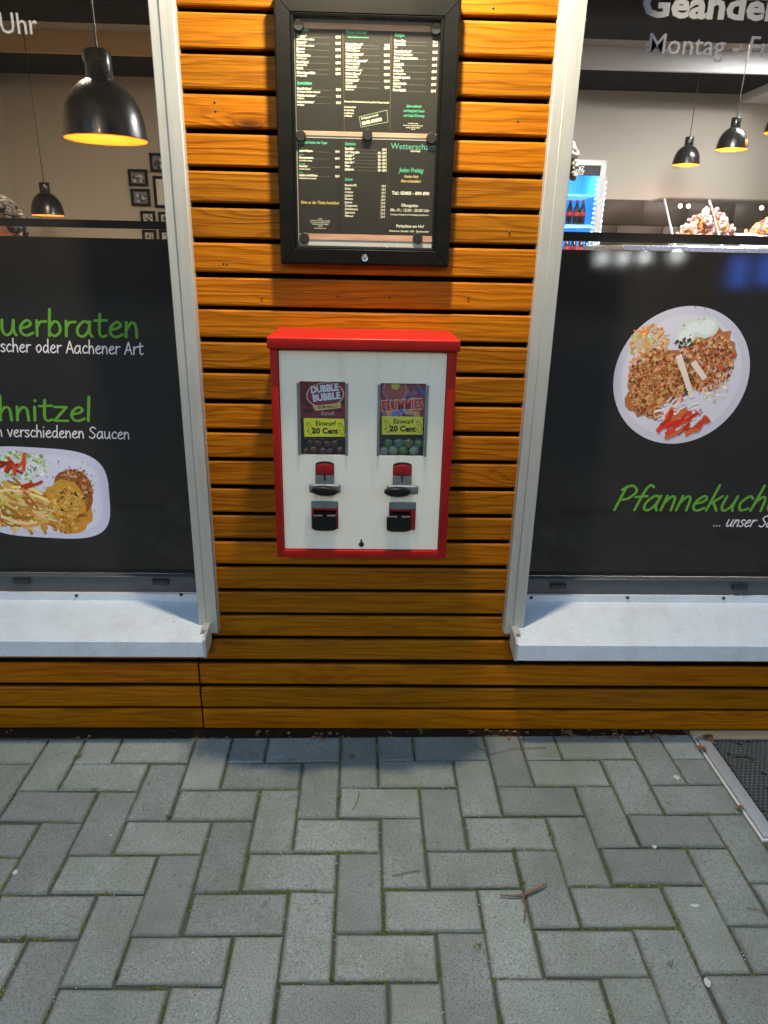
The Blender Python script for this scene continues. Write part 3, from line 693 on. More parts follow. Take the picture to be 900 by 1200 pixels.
    def strips(x, y, rx, ry, n, l, wd, cols, layer, ang=None, js=.5):
        for i in range(n):
            r_, a_ = math.sqrt(rr.random()), rr.uniform(0, 6.283); c = px(x+rx*r_*math.cos(a_), y+ry*r_*math.sin(a_)); a = rr.uniform(0, 3.14) if ang is None else ang+rr.gauss(0, js)
            l_ = l*k*rr.uniform(.5, 1.1); w_ = wd*k*rr.uniform(.7, 1.2); bend = rr.uniform(-.15, .15)*l_
            d = (math.cos(a), math.sin(a)); n_ = (-d[1], d[0]); col = tuple(v*rr.uniform(.75, 1.15) for v in rr.choice(cols))
            p0 = [(c[0]+d[0]*t*l_/2+n_[0]*b, c[1]+d[1]*t*l_/2+n_[1]*b) for t, b in ((-1, -w_/2), (0, -w_/2+bend), (1, -w_/2), (1, w_/2), (0, w_/2+bend), (-1, w_/2))]
            Q.poly(p0, col, layer+rr.random())
    def dabs(x, y, rx, ry, n, r0, r1, cols, layer, inside=None):
        for i in range(n):
            r_, a_ = math.sqrt(rr.random()), rr.uniform(0, 6.283); X, Yp = x+rx*r_*math.cos(a_), y+ry*r_*math.sin(a_)
            c = px(X, Yp); r = rr.uniform(r0, r1)*k; Q.poly(blob(c[0], c[1], r, r*rr.uniform(.4, 1), .3, 7, rr.uniform(0, 3), rr), tuple(v*rr.uniform(.75, 1.2) for v in rr.choice(cols)), layer+rr.random())
    brown = [srgb(172, 104, 54), srgb(138, 76, 38), srgb(196, 130, 74), srgb(112, 58, 28), srgb(214, 160, 108)]
    if L:
        c = px(48, 578.5); Q.poly(sq(c[0], c[1], 80*k, 56.5*k, .55, 60, -.05), srgb(206, 200, 216), 0)
        Q.poly(sq(c[0], c[1], 71*k, 49*k, .6, 60, -.05), srgb(216, 210, 224), 1)
        # sauce and schnitzel on the right
        s0 = px(78, 596); Q.poly(blob(s0[0], s0[1], 30*k, 32*k, .07, 26, .5, rr), srgb(204, 140, 44), 3)
        s0 = px(84, 580); Q.poly(blob(s0[0], s0[1], 24*k, 32*k, .07, 24, -.3, rr), srgb(148, 84, 34), 5)
        dabs(84, 580, 20, 26, 90, .8, 3.2, brown, 6)
        s0 = px(78, 586); Q.poly(blob(s0[0], s0[1], 24*k, 24*k, .12, 22, .2, rr), srgb(206, 144, 52), 8)
        dabs(78, 606, 24, 18, 160, .8, 3.2, [srgb(206, 146, 56), srgb(186, 122, 40), srgb(222, 168, 84), srgb(168, 104, 34)], 4)
        dabs(86, 574, 24, 28, 260, .5, 1.8, brown, 6.5)
        dabs(76, 590, 22, 20, 200, .5, 2.2, [srgb(226, 176, 92), srgb(190, 126, 42), srgb(212, 152, 60), srgb(236, 200, 130)], 9)
        dabs(78, 586, 19, 19, 70, 1, 4, [srgb(214, 152, 58), srgb(196, 132, 44), srgb(222, 166, 76)], 9)
        dabs(82, 586, 17, 15, 22, .7, 2.0, [srgb(52, 58, 24), srgb(70, 78, 34)], 11)
        # salad top left
        dabs(24, 545, 34, 16, 320, .8, 3.4, [srgb(214, 214, 206), srgb(150, 166, 90), srgb(186, 196, 140), srgb(226, 222, 216)], 3)
        s0 = px(38, 549); Q.poly(blob(s0[0], s0[1], 9*k, 9*k, .05, 16, 0, rr), srgb(222, 220, 216), 6); dabs(38, 550, 6, 6, 16, .5, 1.4, [srgb(120, 120, 110), srgb(90, 96, 70)], 7)
        strips(20, 543, 16, 7, 9, 22, 4.2, [srgb(198, 52, 26), srgb(214, 84, 34), srgb(170, 36, 20)], 8, .3, .7)
        strips(34, 566, 10, 4, 3, 20, 3.5, [srgb(200, 58, 26)], 8, .25, .2)
        # fries lower left
        strips(20, 594, 38, 25, 240, 34, 3.6, [srgb(216, 168, 84), srgb(232, 192, 116), srgb(196, 138, 58), srgb(170, 108, 40), srgb(240, 210, 140)], 4, -.6, .45)
        dabs(70, 555, 55, 20, 18, .5, 1.1, [srgb(70, 80, 40), srgb(120, 90, 60)], 12); dabs(108, 590, 12, 35, 10, .4, .9, [srgb(90, 86, 70)], 3)
    else:
        c = px(798.5, 442); Q.poly([(c[0]+a, c[1]+b) for a, b in [(79*k*math.cos(t)*math.cos(.62)-79.5*k*math.sin(t)*math.sin(.62), 79*k*math.cos(t)*math.sin(.62)+79.5*k*math.sin(t)*math.cos(.62)) for t in [6.2832*i/72 for i in range(72)]]], srgb(200, 192, 204), 0)
        Q.poly(blob(c[0], c[1], 70*k, 70*k, 0, 64, 0, rr), srgb(210, 202, 212), 1)
        dabs(752, 425, 14, 40, 190, .8, 3.2, [srgb(206, 122, 60), srgb(222, 156, 92), srgb(196, 160, 80), srgb(220, 200, 170)], 3)
        strips(762, 400, 20, 18, 110, 11, 1.8, [srgb(216, 132, 64), srgb(230, 170, 110), srgb(206, 186, 150)], 4)
        dabs(752, 470, 16, 16, 70, 1, 3.2, [srgb(214, 190, 92), srgb(206, 174, 80), srgb(226, 214, 170)], 3)
        s0 = px(770, 450); Q.poly(blob(s0[0], s0[1], 32*k, 41*k, .10, 30, -.5, rr), srgb(168, 104, 58), 5); dabs(770, 450, 34, 41, 1100, .6, 2.6, brown+[srgb(206, 150, 100)], 6)
        s0 = px(827, 422); Q.poly(blob(s0[0], s0[1], 30*k, 37*k, .12, 28, -.6, rr), srgb(176, 110, 66), 5); dabs(827, 422, 33, 36, 950, .6, 2.5, brown+[srgb(214, 170, 130), srgb(196, 84, 44)], 6)
        dabs(805, 440, 6, 24, 60, .8, 2.4, [srgb(70, 76, 36), srgb(90, 60, 36), srgb(48, 54, 26)], 7)
        for a, b in (((795, 416), (811, 466)), ((812, 424), (826, 444))):
            p, q = px(*a), px(*b); d = (q[0]-p[0], q[1]-p[1]); l = math.hypot(*d); n_ = (-d[1]/l*3.6*k, d[0]/l*3.6*k)
            Q.poly([(p[0]-n_[0], p[1]-n_[1]), (q[0]-n_[0]*.8, q[1]-n_[1]*.8), (q[0]+n_[0]*.8, q[1]+n_[1]*.8), (p[0]+n_[0], p[1]+n_[1])], srgb(226, 204, 190), 8)
        dabs(838, 452, 16, 22, 150, .7, 2.6, [srgb(226, 206, 200), srgb(214, 196, 190), srgb(232, 220, 214)], 4)
        for a, r_ in (((804, 394), 12), ((828, 384), 14), ((812, 384), 11)):
            s0 = px(*a); Q.poly(blob(s0[0], s0[1], r_*k, r_*.85*k, .05, 18, .3, rr), srgb(206, 212, 196), 8); Q.poly(blob(s0[0], s0[1], r_*.7*k, r_*.6*k, .06, 16, .3, rr), srgb(224, 222, 218), 9)
        dabs(803, 402, 12, 6, 26, .7, 2, [srgb(46, 50, 24), srgb(70, 78, 40)], 10)
        strips(794, 482, 26, 12, 70, 14, 2.2, [srgb(226, 206, 208), srgb(196, 120, 110), srgb(232, 220, 220)], 7, .5, .5)
        strips(800, 496, 24, 14, 20, 22, 6.0, [srgb(206, 72, 40), srgb(220, 98, 52), srgb(190, 52, 32)], 9, .7, .5)
        dabs(812, 420, 46, 62, 26, .5, 1.1, [srgb(70, 74, 50), srgb(100, 70, 50)], 11)
    Q.build('printed_plate', 'ink', fm)
    # frosted opening-hours lettering on the clear glass
    T = Print(GY-.0002); fro = srgb(165, 160, 155)
    if L: T.text('Uhr', 0, 39.0, 22.5, fro, 1, px2=45, bold=.004); T.text('20.00', -66, 37.0, 22.5, fro, 1, px2=-12, bold=.004)
    else:
        T.text('Geänderte', 751, 18.5, 27, srgb(138, 136, 136), 1, px2=951, bold=.035); T.text('Montag - Freitag', 757, 62.5, 21.5, srgb(116, 114, 122), 1, px2=958, bold=.002)
    T.build('glass_lettering', 'ink', w)
    return w
winL = window(-1); winR = window(1)

# ------------------------------------------------------------------ menu case
cs = empty('menu_case', (0, -.005, 1.25), 'black framed glass menu case screwed to the slats above the red machine', 'display case')
cx0, cx1 = WP(319.5, 100, -.03).x*0+WP(328.8, 308, -.03).x, WP(526, 311, -.03).x
cz0 = WP(430, 311, -.03).z; cz1 = WP(430, -7, -.03).z; RW = .0385
def rail(pts, name, parent):
    # mitred flat rail with a raised inner lip, outline in x,z
    m = MB(); y0, y1 = -.030, -.001
    m.prism(pts, 'y', y0, y1)
    return m.build(name, 'case', parent)
O = [(cx0, cz0), (cx1, cz0), (cx1, cz1), (cx0, cz1)]; I = [(cx0+RW, cz0+RW), (cx1-RW, cz0+RW), (cx1-RW, cz1-RW), (cx0+RW, cz1-RW)]
for k in range(4):
    a, b = k, (k+1) % 4
    m = MB(); e = .0008
    # chamfered section: outer side, slope, face, inner step
    def lp(t, y):   # t: 0 outer .. 1 inner
        P0 = Vector(O[a]).lerp(Vector(I[a]), t); P1 = Vector(O[b]).lerp(Vector(I[b]), t); d = (P1-P0).normalized()*e
        P0 += d; P1 -= d; return [(P0.x, y, P0.y), (P1.x, y, P1.y)]
    rows = [lp(0, -.001), lp(0, -.026), lp(.06, -.0295), lp(.12, -.030), lp(.80, -.030), lp(.84, -.0285), lp(.88, -.030), lp(.97, -.029), lp(1, -.027), lp(1, -.001)]
    vs = [p for r_ in rows for p in r_]; n = len(rows)
    m.add(vs, [(2*i, 2*i+1, 2*i+3, 2*i+2) for i in range(n-1)]+[tuple(2*i for i in range(n)), tuple(2*i+1 for i in range(n))[::-1]])
    m.build('frame_rail', 'case', cs)
p = WP(427.5, 302.5, -.031); lk = MB().lathe([(0, -.002), (.0035, -.002), (.004, -.0005), (.0065, -.0015), (.0075, 0), (.0075, .002)], (p.x, -.0305, p.z), 20, axis='y').build('lock', 'steel2', cs)
MB().box(p.x-.0006, p.x+.0006, -.0329, -.0325, p.z-.0022, p.z+.0022).build('key_slot', 'hole', lk)
MB().box(cx0+RW-.004, cx1-RW+.004, -.0115, -.0015, cz0+RW-.004, cz1-RW+.004).build('back_board', 'board', cs)
MB().box(cx0+RW-.003, cx1-RW+.003, -.0262, -.0242, cz0+RW-.003, cz1-RW+.003).build('glass_pane', 'glass2', cs)
SY = -.0125
def sheet(corners, label, nm):
    c = [WP(x, y, SY) for x, y in corners]; x0 = (c[0].x+c[3].x)/2; x1 = (c[1].x+c[2].x)/2; z1 = (c[0].z+c[1].z)/2; z0 = (c[2].z+c[3].z)/2
    e = empty('menu_sheet', ((x0+x1)/2, SY, z0), label, 'menu'); P = Print(SY-.0002)
    MB().box(x0, x1, SY, SY+.0006, z0, z1).build('paper', 'ink_paper', e)
    return e, P, x0, x1, z0, z1
def sheet_mat():
    t = NT('menu_black'); c = t.n('TexCoord').outputs['Object']; return t.bsdf(Base_Color=t.mix(t.noise(c, 9, 5), (0.014, 0.012, 0.008), (0.022, 0.018, 0.012)), Roughness=0.5)
M['ink_paper'] = sheet_mat()
def strip_mat():
    t = NT('copper_strip_print'); c = t.n('TexCoord').outputs['Object']; s3 = t.n('Mapping', {'Vector': c, 'Scale': (12, 1, 160)})
    return t.bsdf(Base_Color=t.mix(t.ramp(t.noise(s3, 1, 5, 0.7), [(.35, 0), (.7, 1)]), (0.55, 0.27, 0.17), (0.8, 0.48, 0.34)), Roughness=0.5)
M['strip'] = strip_mat()
cream = srgb(255, 248, 220); mint = srgb(100, 205, 155)
up, P, x0, x1, z0, z1 = sheet(((345, 25), (517.5, 31), (513, 163), (348, 158)), 'upper black menu sheet listing schnitzel dishes and side orders', 'up')
zz = WP(430, 155, SY).z; zt_ = WP(430, 35.5, SY).z
MB().box(x0+.0005, x1-.0005, SY-.0004, SY-.0001, z0+.0004, zz).build('print_strip', 'strip', up)
MB().box(x0+.0005, x1-.0005, SY-.0004, SY-.0001, zt_, z1-.0004).build('print_strip', 'strip', up)
def item(P, xl, xr, y, name, price, sub=None, h=2.5, slope=.03):
    P.text(name, xl, y, h, cream, 2, bold=.05, shear=.15, wide=.62)
    if price: P.text(price, xr, y+(xr-xl)*slope, h, cream, 2, 'R', bold=.05, wide=.62)
    w = bfont(name, .02, .15)[2]*h/.73*.62
    if price:
        xd = xl+w+1
        while xd < xr-12: a = P.at(xd, y+(xd-xl)*slope); s_ = P.pxm(xd, y)*.26; P.poly([(a[0], a[1]), (a[0]+s_*1.6, a[1]), (a[0]+s_*1.6, a[1]+s_), (a[0], a[1]+s_)], cream, 2); xd += 2.1
    if sub: P.text(sub, xl, y+3.2, h*.74, cream, 2, bold=.03, shear=.15, wide=.62)
def head(P, x, y, t, h=3.4, col=mint): P.text(t, x, y, h, col, 2, bold=.02, shear=.2, wide=.75)
head(P, 349, 36.5, 'Klassiker')
for y, n, pr, s_ in ((43.4, 'Currywurst ¹', '4,90 €', 'eigene Herstellung vom Metzger'), (50.7, 'Currywurst ²', '5,30 €', 'eigene Herstellung vom Metzger'), (58.2, 'Jägerwurst', '5,90 €', 'mit Jägersauce'), (65.8, 'Schnitzel Brötchen', '6,50 €', 'natur oder paniert'), (73.6, 'Bratrolle Spezial', '6,90 €', 'mit Zwiebeln, Käse'), (81, 'Bratrolle', '3,50 €', None), (86.2, 'Chicken Nuggets 8 Stück', '6,90 €', 'mit Pommes Frites')): item(P, 347.5, 399, y, n, pr, s_)
head(P, 348, 98.8, 'Spezialitäten')
for y, n, pr, s_ in ((105, 'Schaschlik Gulasch ¹', '8,50 €', 'nach klassischer Zubereitung mit Zwiebeln'), (112.8, 'Rheinischer Sauerbraten ¹', '9,90 €', 'mit Apfelmus'), (120.4, 'Aachener Sauerbraten ¹', '9,90 €', 'mit Apfelmus')): item(P, 348, 399.5, y, n, pr, s_)
head(P, 405, 39.0, 'Pfannen Schnitzel'); P.text('wahlweise Hähnchen oder vom Schwein', 407, 44.2, 1.8, mint, 2, bold=.012, shear=.2, wide=.62)
for y, n, pr, s_ in ((53, 'Schnitzel „Wiener Art“', '9,60 €', None), (56.6, 'Schnitzel „Jäger Art“', '10,50 €', 'mit frischen Champignons'), (64.6, 'Schnitzel „Paprikarahm“', '10,50 €', 'mit Zwiebeln u. Paprika'), (72, 'Schnitzel „Champignonrahm“', '10,50 €', 'mit frischen Champignons'), (79.6, 'Schnitzel „Pfeffer“', '10,50 €', 'mit grünem Pfeffer, fein scharf'), (87.4, 'Schnitzel „Zigeuner“', '10,50 €', 'mit Paprika u. Zwiebel'), (95, 'Schnitzel „Spezial“', '10,90 €', '2 x Spiegelei'), (102.4, 'Rahmschnitzel', '9,90 €', 'fein und cremig')): item(P, 405, 456.5, y, n, pr, s_)
P.text('Alle unsere Gerichte können Sie auch in größeren Mengen bestellen!', 403.5, 119.8, 1.9, cream, 2, px2=456, bold=.02)
for y, t in ((126.3, 'Sie möchten feiern?'), (129.9, 'für unsere Party'), (133.4, 'zum Mitnehmen'), (136.6, 'und Bestellen')): P.text(t, 403.5, y, 2.0, cream, 2, bold=.02, shear=.15, wide=.62)
a0, a1, a2, a3 = [P.at(*q) for q in ((421, 137), (453.5, 129), (454.5, 143), (423, 149))]
for a, b in ((a0, a1), (a1, a2), (a2, a3), (a3, a0)):
    d = Vector((b[0]-a[0], b[1]-a[1])).normalized()*.0006; n_ = (-d.y, d.x); P.poly([(a[0]-n_[0], a[1]-n_[1]), (b[0]-n_[0], b[1]-n_[1]), (b[0]+n_[0], b[1]+n_[1]), (a[0]+n_[0], a[1]+n_[1])], srgb(150, 170, 140), 2)
P.text('Bei Fragen gerne anrufen!', 423.5, 140.2, 2.4, cream, 2, bold=.02, rot=.22, shear=.15, wide=.6); P.text('02403-890890', 424.5, 146.8, 3.8, cream, 2, bold=.03, rot=.22, wide=.78)
head(P, 462.5, 42.5, 'Beilagen')
for y, n, pr, s_ in ((49, 'Pommes Frites', '3,00 €', None), (53, 'Pommes Frites', '3,50 €', 'groß'), (61.2, 'Pommes Frites Spezial ¹', '4,90 €', 'Mayonnaise, Ketchup u. Zwiebeln'), (69, 'Nudeln, Salzkartoffel, Kroketten', '3,50 €', 'als Beilage'), (76.4, 'Bratkartoffeln', '4,00 €', 'aus der Pfanne'), (84, 'Backkartoffel', '4,50 €', 'in der Pfanne gebraten'), (91.7, 'Ratatouille vegetarisch', '5,00 €', 'gemischtes'), (99, 'Großer Salatteller', '6,50 €', 'mit Hähnchen'), (106.6, 'Kleiner Salatteller', '3,50 €', None)): item(P, 462.3-(y-49)*.035, 513-(y-49)*.04, y, n, pr, s_)
for y, t in ((126, 'Salate wahlweise'), (131.5, 'mit Honig-Senf, French'), (137, 'oder Essig-Öl-Dressing')): P.text(t, 485, y, 2.9, mint, 2, 'C', bold=.014, shear=.2, wide=.66)
for y, t in ((145.3, 'Zusatzstoffe siehe Aushang'), (147.8, 'Alle Preise in Euro inkl. gesetzlicher Mehrwertsteuer'), (150.2, 'Änderungen und Irrtümer vorbehalten'), (152.2, 'Stand 2023')): P.text(t, 484, y, 1.3, cream, 2, 'C', bold=.01, wide=.6)
for xa_, xb_ in ((402, 403.5), (458.5, 457)):
    a, b = P.at(xa_, 36), P.at(xb_, 154); P.poly([(a[0]-.0004, a[1]), (b[0]-.0004, b[1]), (b[0]+.0004, b[1]), (a[0]+.0004, a[1])], srgb(120, 92, 52), 1)
P.build('menu_print', 'paper', up)
lo_, P, x0, x1, z0, z1 = sheet(((348, 160.6), (512.5, 165.5), (507, 284), (351, 280.5)), 'lower black menu sheet with drinks, sauces and opening hours', 'lo')
zz = WP(430, 275, SY).z
MB().box(x0+.0005, x1-.0005, SY-.0004, SY-.0001, z0+.0004, zz).build('print_strip', 'strip', lo_)
head(P, 350.5, 168, 'Besonderheiten des Tages', 3.0)
for y, n, pr, s_ in ((177.5, 'Spaghetti Bolognese', '7,90 €', None), (185.6, 'Zitronenmaultaschen', '8,90 €', 'mit Kartoffeln und Salaten'), (195.6, 'Sauerbraten ¹', '9,90 €', 'mit Klößen & Rotkohl'), (206.3, 'Backfisch in Senf-Dill Sauce', '9,50 €', 'mit Salzkartoffeln und Gurkensalat')): item(P, 350.5, 398, y, n, pr, s_, 2.3)
for y, t in ((174, 'Montag'), (182, 'Mittwoch'), (192.5, 'Donnerstag'), (202.8, 'Freitag')): P.text(t, 350.5, y, 1.8, mint, 2, bold=.012, shear=.2, wide=.62)
P.text('Bitte an der Theke bestellen!', 352.5, 238.5, 3.3, srgb(226, 200, 110), 2, px2=397.5, bold=.02, shear=.2)
for y, t in ((257, 'Zusatzstoffe:'), (259.2, '1 mit Farbstoff, 2 mit Konservierungsstoff, 3 mit Antioxidation'), (261.4, '4 mit Geschmacksverstärker, 5 geschwefelt, 6 geschwärzt'), (263.4, '7 mit Phosphat, 8 mit Süßungsmittel, 9 koffeinhaltig'), (265.4, '10 chininhaltig'), (268, 'Allergene auf Anfrage beim Personal')): P.text(t, 375, y, 1.25, cream, 2, 'C', bold=.01, wide=.55)
head(P, 404, 170, 'Getränke', 3.2)
for k, (n, pr) in enumerate((('Tasse Kaffee ¹', '1,50 €'), ('Cola ¹², Fanta, Sprite', '0,2l - 1,50 €'), ('Cola-Light ¹²³', '0,2l - 1,50 €'), ('Cola-Zero ¹²³', '0,2l - 1,50 €'), ('Mezzo Mix ¹²', '0,2l - 1,50 €'), ('Wasser', '0,2l - 1,50 €'), ('Apfelschorle', '0,2l - 1,50 €'))): item(P, 404, 453, 175.2+k*4.05, n, pr, None, 2.4)
head(P, 404, 211.5, 'Saucen', 3.2)
for k, n in enumerate(('Mayonnaise 80%', 'Ketchup', 'Currysauce', 'Joppiesauce', 'Rahmsauce', 'Jägersauce', 'Champignonrahm', 'Zwiebelrahmsauce', 'Zigeunersauce', 'Pfeffersauce')):
    P.text(n, 404, 218+k*4.0, 2.4, cream, 2, bold=.02, shear=.15, wide=.62); P.text(('1,00 €', '1,00 €', '1,50 €', '1,50 €', '2,00 €', '2,00 €', '2,50 €', '2,50 €', '2,50 €', '2,50 €')[k], 452-k*.12, 219.4+k*4.0, 2.4, cream, 2, 'R', bold=.02, wide=.6)
P.text('Wetterschacht', 458, 174.5, 6.6, srgb(110, 190, 160), 2, px2=514, bold=.0); P.text('Grill & Imbiss', 481, 178, 2.2, cream, 2, bold=.02, shear=.15, wide=.7)
P.text('Jeden Freitag', 482, 202, 5.0, mint, 2, 'C', bold=.014, shear=.25, wide=.78); P.text('frischer Fisch', 482, 208.4, 3.0, srgb(226, 206, 130), 2, 'C', bold=.02, shear=.2, wide=.75); P.text('Bitte vorbestellen!', 481.5, 213.8, 3.0, srgb(226, 206, 130), 2, 'C', bold=.02, shear=.2, wide=.75)
P.text('Tel.: 02403 - 890 890', 459, 227.8, 3.6, cream, 2, px2=503, bold=.03, shear=.1); P.text('Öffnungszeiten', 480, 242.4, 3.2, cream, 2, 'C', bold=.018, wide=.75)
P.text('Mo.-Fr.: 12.00 - 20.00 Uhr', 457, 247.5, 3.2, cream, 2, px2=503.5, bold=.014, shear=.2); P.text('Samstag, Sonntag und an Feiertagen geschlossen!', 457.5, 252, 1.8, cream, 2, px2=502, bold=.012, shear=.15)
P.text('Parkplätze am Hof', 464, 266.3, 3.2, cream, 2, px2=497, bold=.018, shear=.15); P.text('Dürener Straße 120 · Eschweiler', 456, 271.5, 2.0, cream, 2, px2=503, bold=.016, shear=.15)
for xa_, xb_ in ((401.5, 402), (456, 454)):
    a, b = P.at(xa_, 164), P.at(xb_, 274); P.poly([(a[0]-.0003, a[1]), (b[0]-.0003, b[1]), (b[0]+.0003, b[1]), (a[0]+.0003, a[1])], srgb(80, 62, 40), 1)
P.build('menu_print', 'paper', lo_)
for px, py, t in ((349.5, 29, 'dark round magnet at the upper left corner of the menu'), (511, 33.5, 'dark round magnet at the upper right corner of the menu'), (352.5, 159, 'dark round magnet at the left between both menu sheets'), (430.5, 158, 'dark round magnet in the middle between both menu sheets'), (505.5, 162, 'dark round magnet at the right between both menu sheets'), (356.5, 278.5, 'dark round magnet at the lower left corner of the menu'), (489.5, 279, 'dark round magnet at the lower edge right of the menu')):
    p = WP(px, py, -.018); tag(MB().lathe([(0, -.007), (.0095, -.007), (.0105, -.006), (.0107, 0), (0, 0)], (p.x, -.0131, p.z), 20, axis='y').build('magnet', 'magnet'), t, 'magnet', 'magnets holding the menu sheets')

# ------------------------------------------------------------------ gumball machine
mc = empty('gumball_machine', (-.014, 0, .62), 'red and white two-slot wall gumball machine below the menu case', 'vending machine')
FY = -.197                       # front plane of the red housing
bx0 = WP(324.3, 653, FY).x+.001; bx1 = WP(522.8, 655.5, FY).x-.0005; bz0 = (WP(324, 653, FY).z+WP(523, 655.5, FY).z)/2
lz = (WP(313.5, 393.7, -.205).z+WP(537.5, 400.5, -.205).z)/2      # lid top
lb = (WP(316, 408, -.205).z+WP(533, 413.5, -.205).z)/2            # lid lower edge
pz1 = (WP(327.3, 409.6, -.19).z+WP(523.3, 414, -.19).z)/2; pz0 = (WP(333.3, 642.7, -.19).z+WP(513, 643.7, -.19).z)/2
px0 = (WP(327.3, 409.6, -.19).x+WP(333.3, 642.7, -.19).x)/2; px1 = (WP(523.3, 414, -.19).x+WP(513, 643.7, -.19).x)/2
hb = MB()
hb.bbox(bx0, px0-.0015, FY, -.0035, bz0, lb+.001, .002); hb.bbox(px1+.0015, bx1, FY, -.0036, bz0, lb+.001, .002)
hb.bbox(px0-.006, px1+.006, FY+.0006, -.0037, bz0+.0003, pz0-.002, .002); hb.box(px0-.003, px1+.003, -.150, -.004, pz0-.003, lz-.012)
body = hb.build('housing', 'red', mc)
MB().bbox(bx0-.0045, bx1+.0045, -.2055, -.0035, lb, lz, .0032, 3).build('lid', 'red', mc)
# door panel with two window openings
FP = -.1905
def hole_panel(x0, x1, z0, z1, holes, y0, y1, rim=.0):
    xs = sorted({x0, x1, *[h[0] for h in holes], *[h[1] for h in holes]}); zs = sorted({z0, z1, *[h[2] for h in holes], *[h[3] for h in holes]}); m = MB()
    def solid(i, j):
        if i < 0 or j < 0 or i >= len(xs)-1 or j >= len(zs)-1: return False
        cx, cz = (xs[i]+xs[i+1])/2, (zs[j]+zs[j+1])/2
        return not any(h[0] < cx < h[1] and h[2] < cz < h[3] for h in holes)
    for i in range(len(xs)-1):
        for j in range(len(zs)-1):
            if not solid(i, j): continue
            a, b, c, d = xs[i], xs[i+1], zs[j], zs[j+1]
            m.add([(a, y0, c), (b, y0, c), (b, y0, d), (a, y0, d)], [(0, 1, 2, 3)])
            for di, dj, q in ((-1, 0, [(a, c), (a, d)]), (1, 0, [(b, d), (b, c)]), (0, -1, [(b, c), (a, c)]), (0, 1, [(a, d), (b, d)])):
                if not solid(i+di, j+dj): m.add([(q[0][0], y0, q[0][1]), (q[1][0], y0, q[1][1]), (q[1][0], y1, q[1][1]), (q[0][0], y1, q[0][1])], [(3, 2, 1, 0)])
    return m
def rect(x0, y0, x1, y1, Y): a, b = WP((x0+x1)/2, y0, Y), WP((x0+x1)/2, y1, Y); l, r = WP(x0, (y0+y1)/2, Y), WP(x1, (y0+y1)/2, Y); return l.x, r.x, b.z, a.z
wl = rect(349.8, 447.2, 406.0, 533.5, FP); wr = rect(443.3, 449.3, 498.8, 534.6, FP)
wl = (WP(352, 490, FP).x-.0005, WP(404.6, 490, FP).x, wl[2], wl[3]); wr = (WP(445.2, 490, FP).x, WP(498, 490, FP).x, wr[2], wr[3])
slots = []
chs = []
for cxp in (380.7, 471.3):
    dy = 0 if cxp < 400 else 1.2
    slots.append(rect(cxp-10.8, 545+dy, cxp+10.8, 570+dy, FP)); chs.append(rect(cxp-15.8, 587.5+dy, cxp+15.8, 620+dy, FP))
dr = hole_panel(px0, px1, pz0, pz1, [wl, wr]+chs, FP, -.182).build('door_panel', 'white', mc)
dg_ = MB()
for q in ((px0-.0014, px0+.004, pz0-.0016, pz1), (px1-.004, px1+.0014, pz0-.0016, pz1), (px0+.0041, px1-.0041, pz0-.0016, pz0+.004)): dg_.box(q[0], q[1], -.1818, -.178, q[2], q[3])
dg_.build('door_gap', 'hole', mc)
kx = WP(423.5, 638, FP)
kh = MB().prism([(kx.x+.0062*math.cos(t*.3927), kx.z+.0062*math.sin(t*.3927)) for t in range(16)], 'y', FP-.0004, FP+.004); kh.prism([(kx.x-.002, kx.z+.004), (kx.x+.002, kx.z+.004), (kx.x+.002, kx.z+.0125), (kx.x-.002, kx.z+.0125)], 'y', FP-.0007, FP+.004)
kh.build('keyhole', 'hole', mc)
YEL = srgb(240, 236, 50)
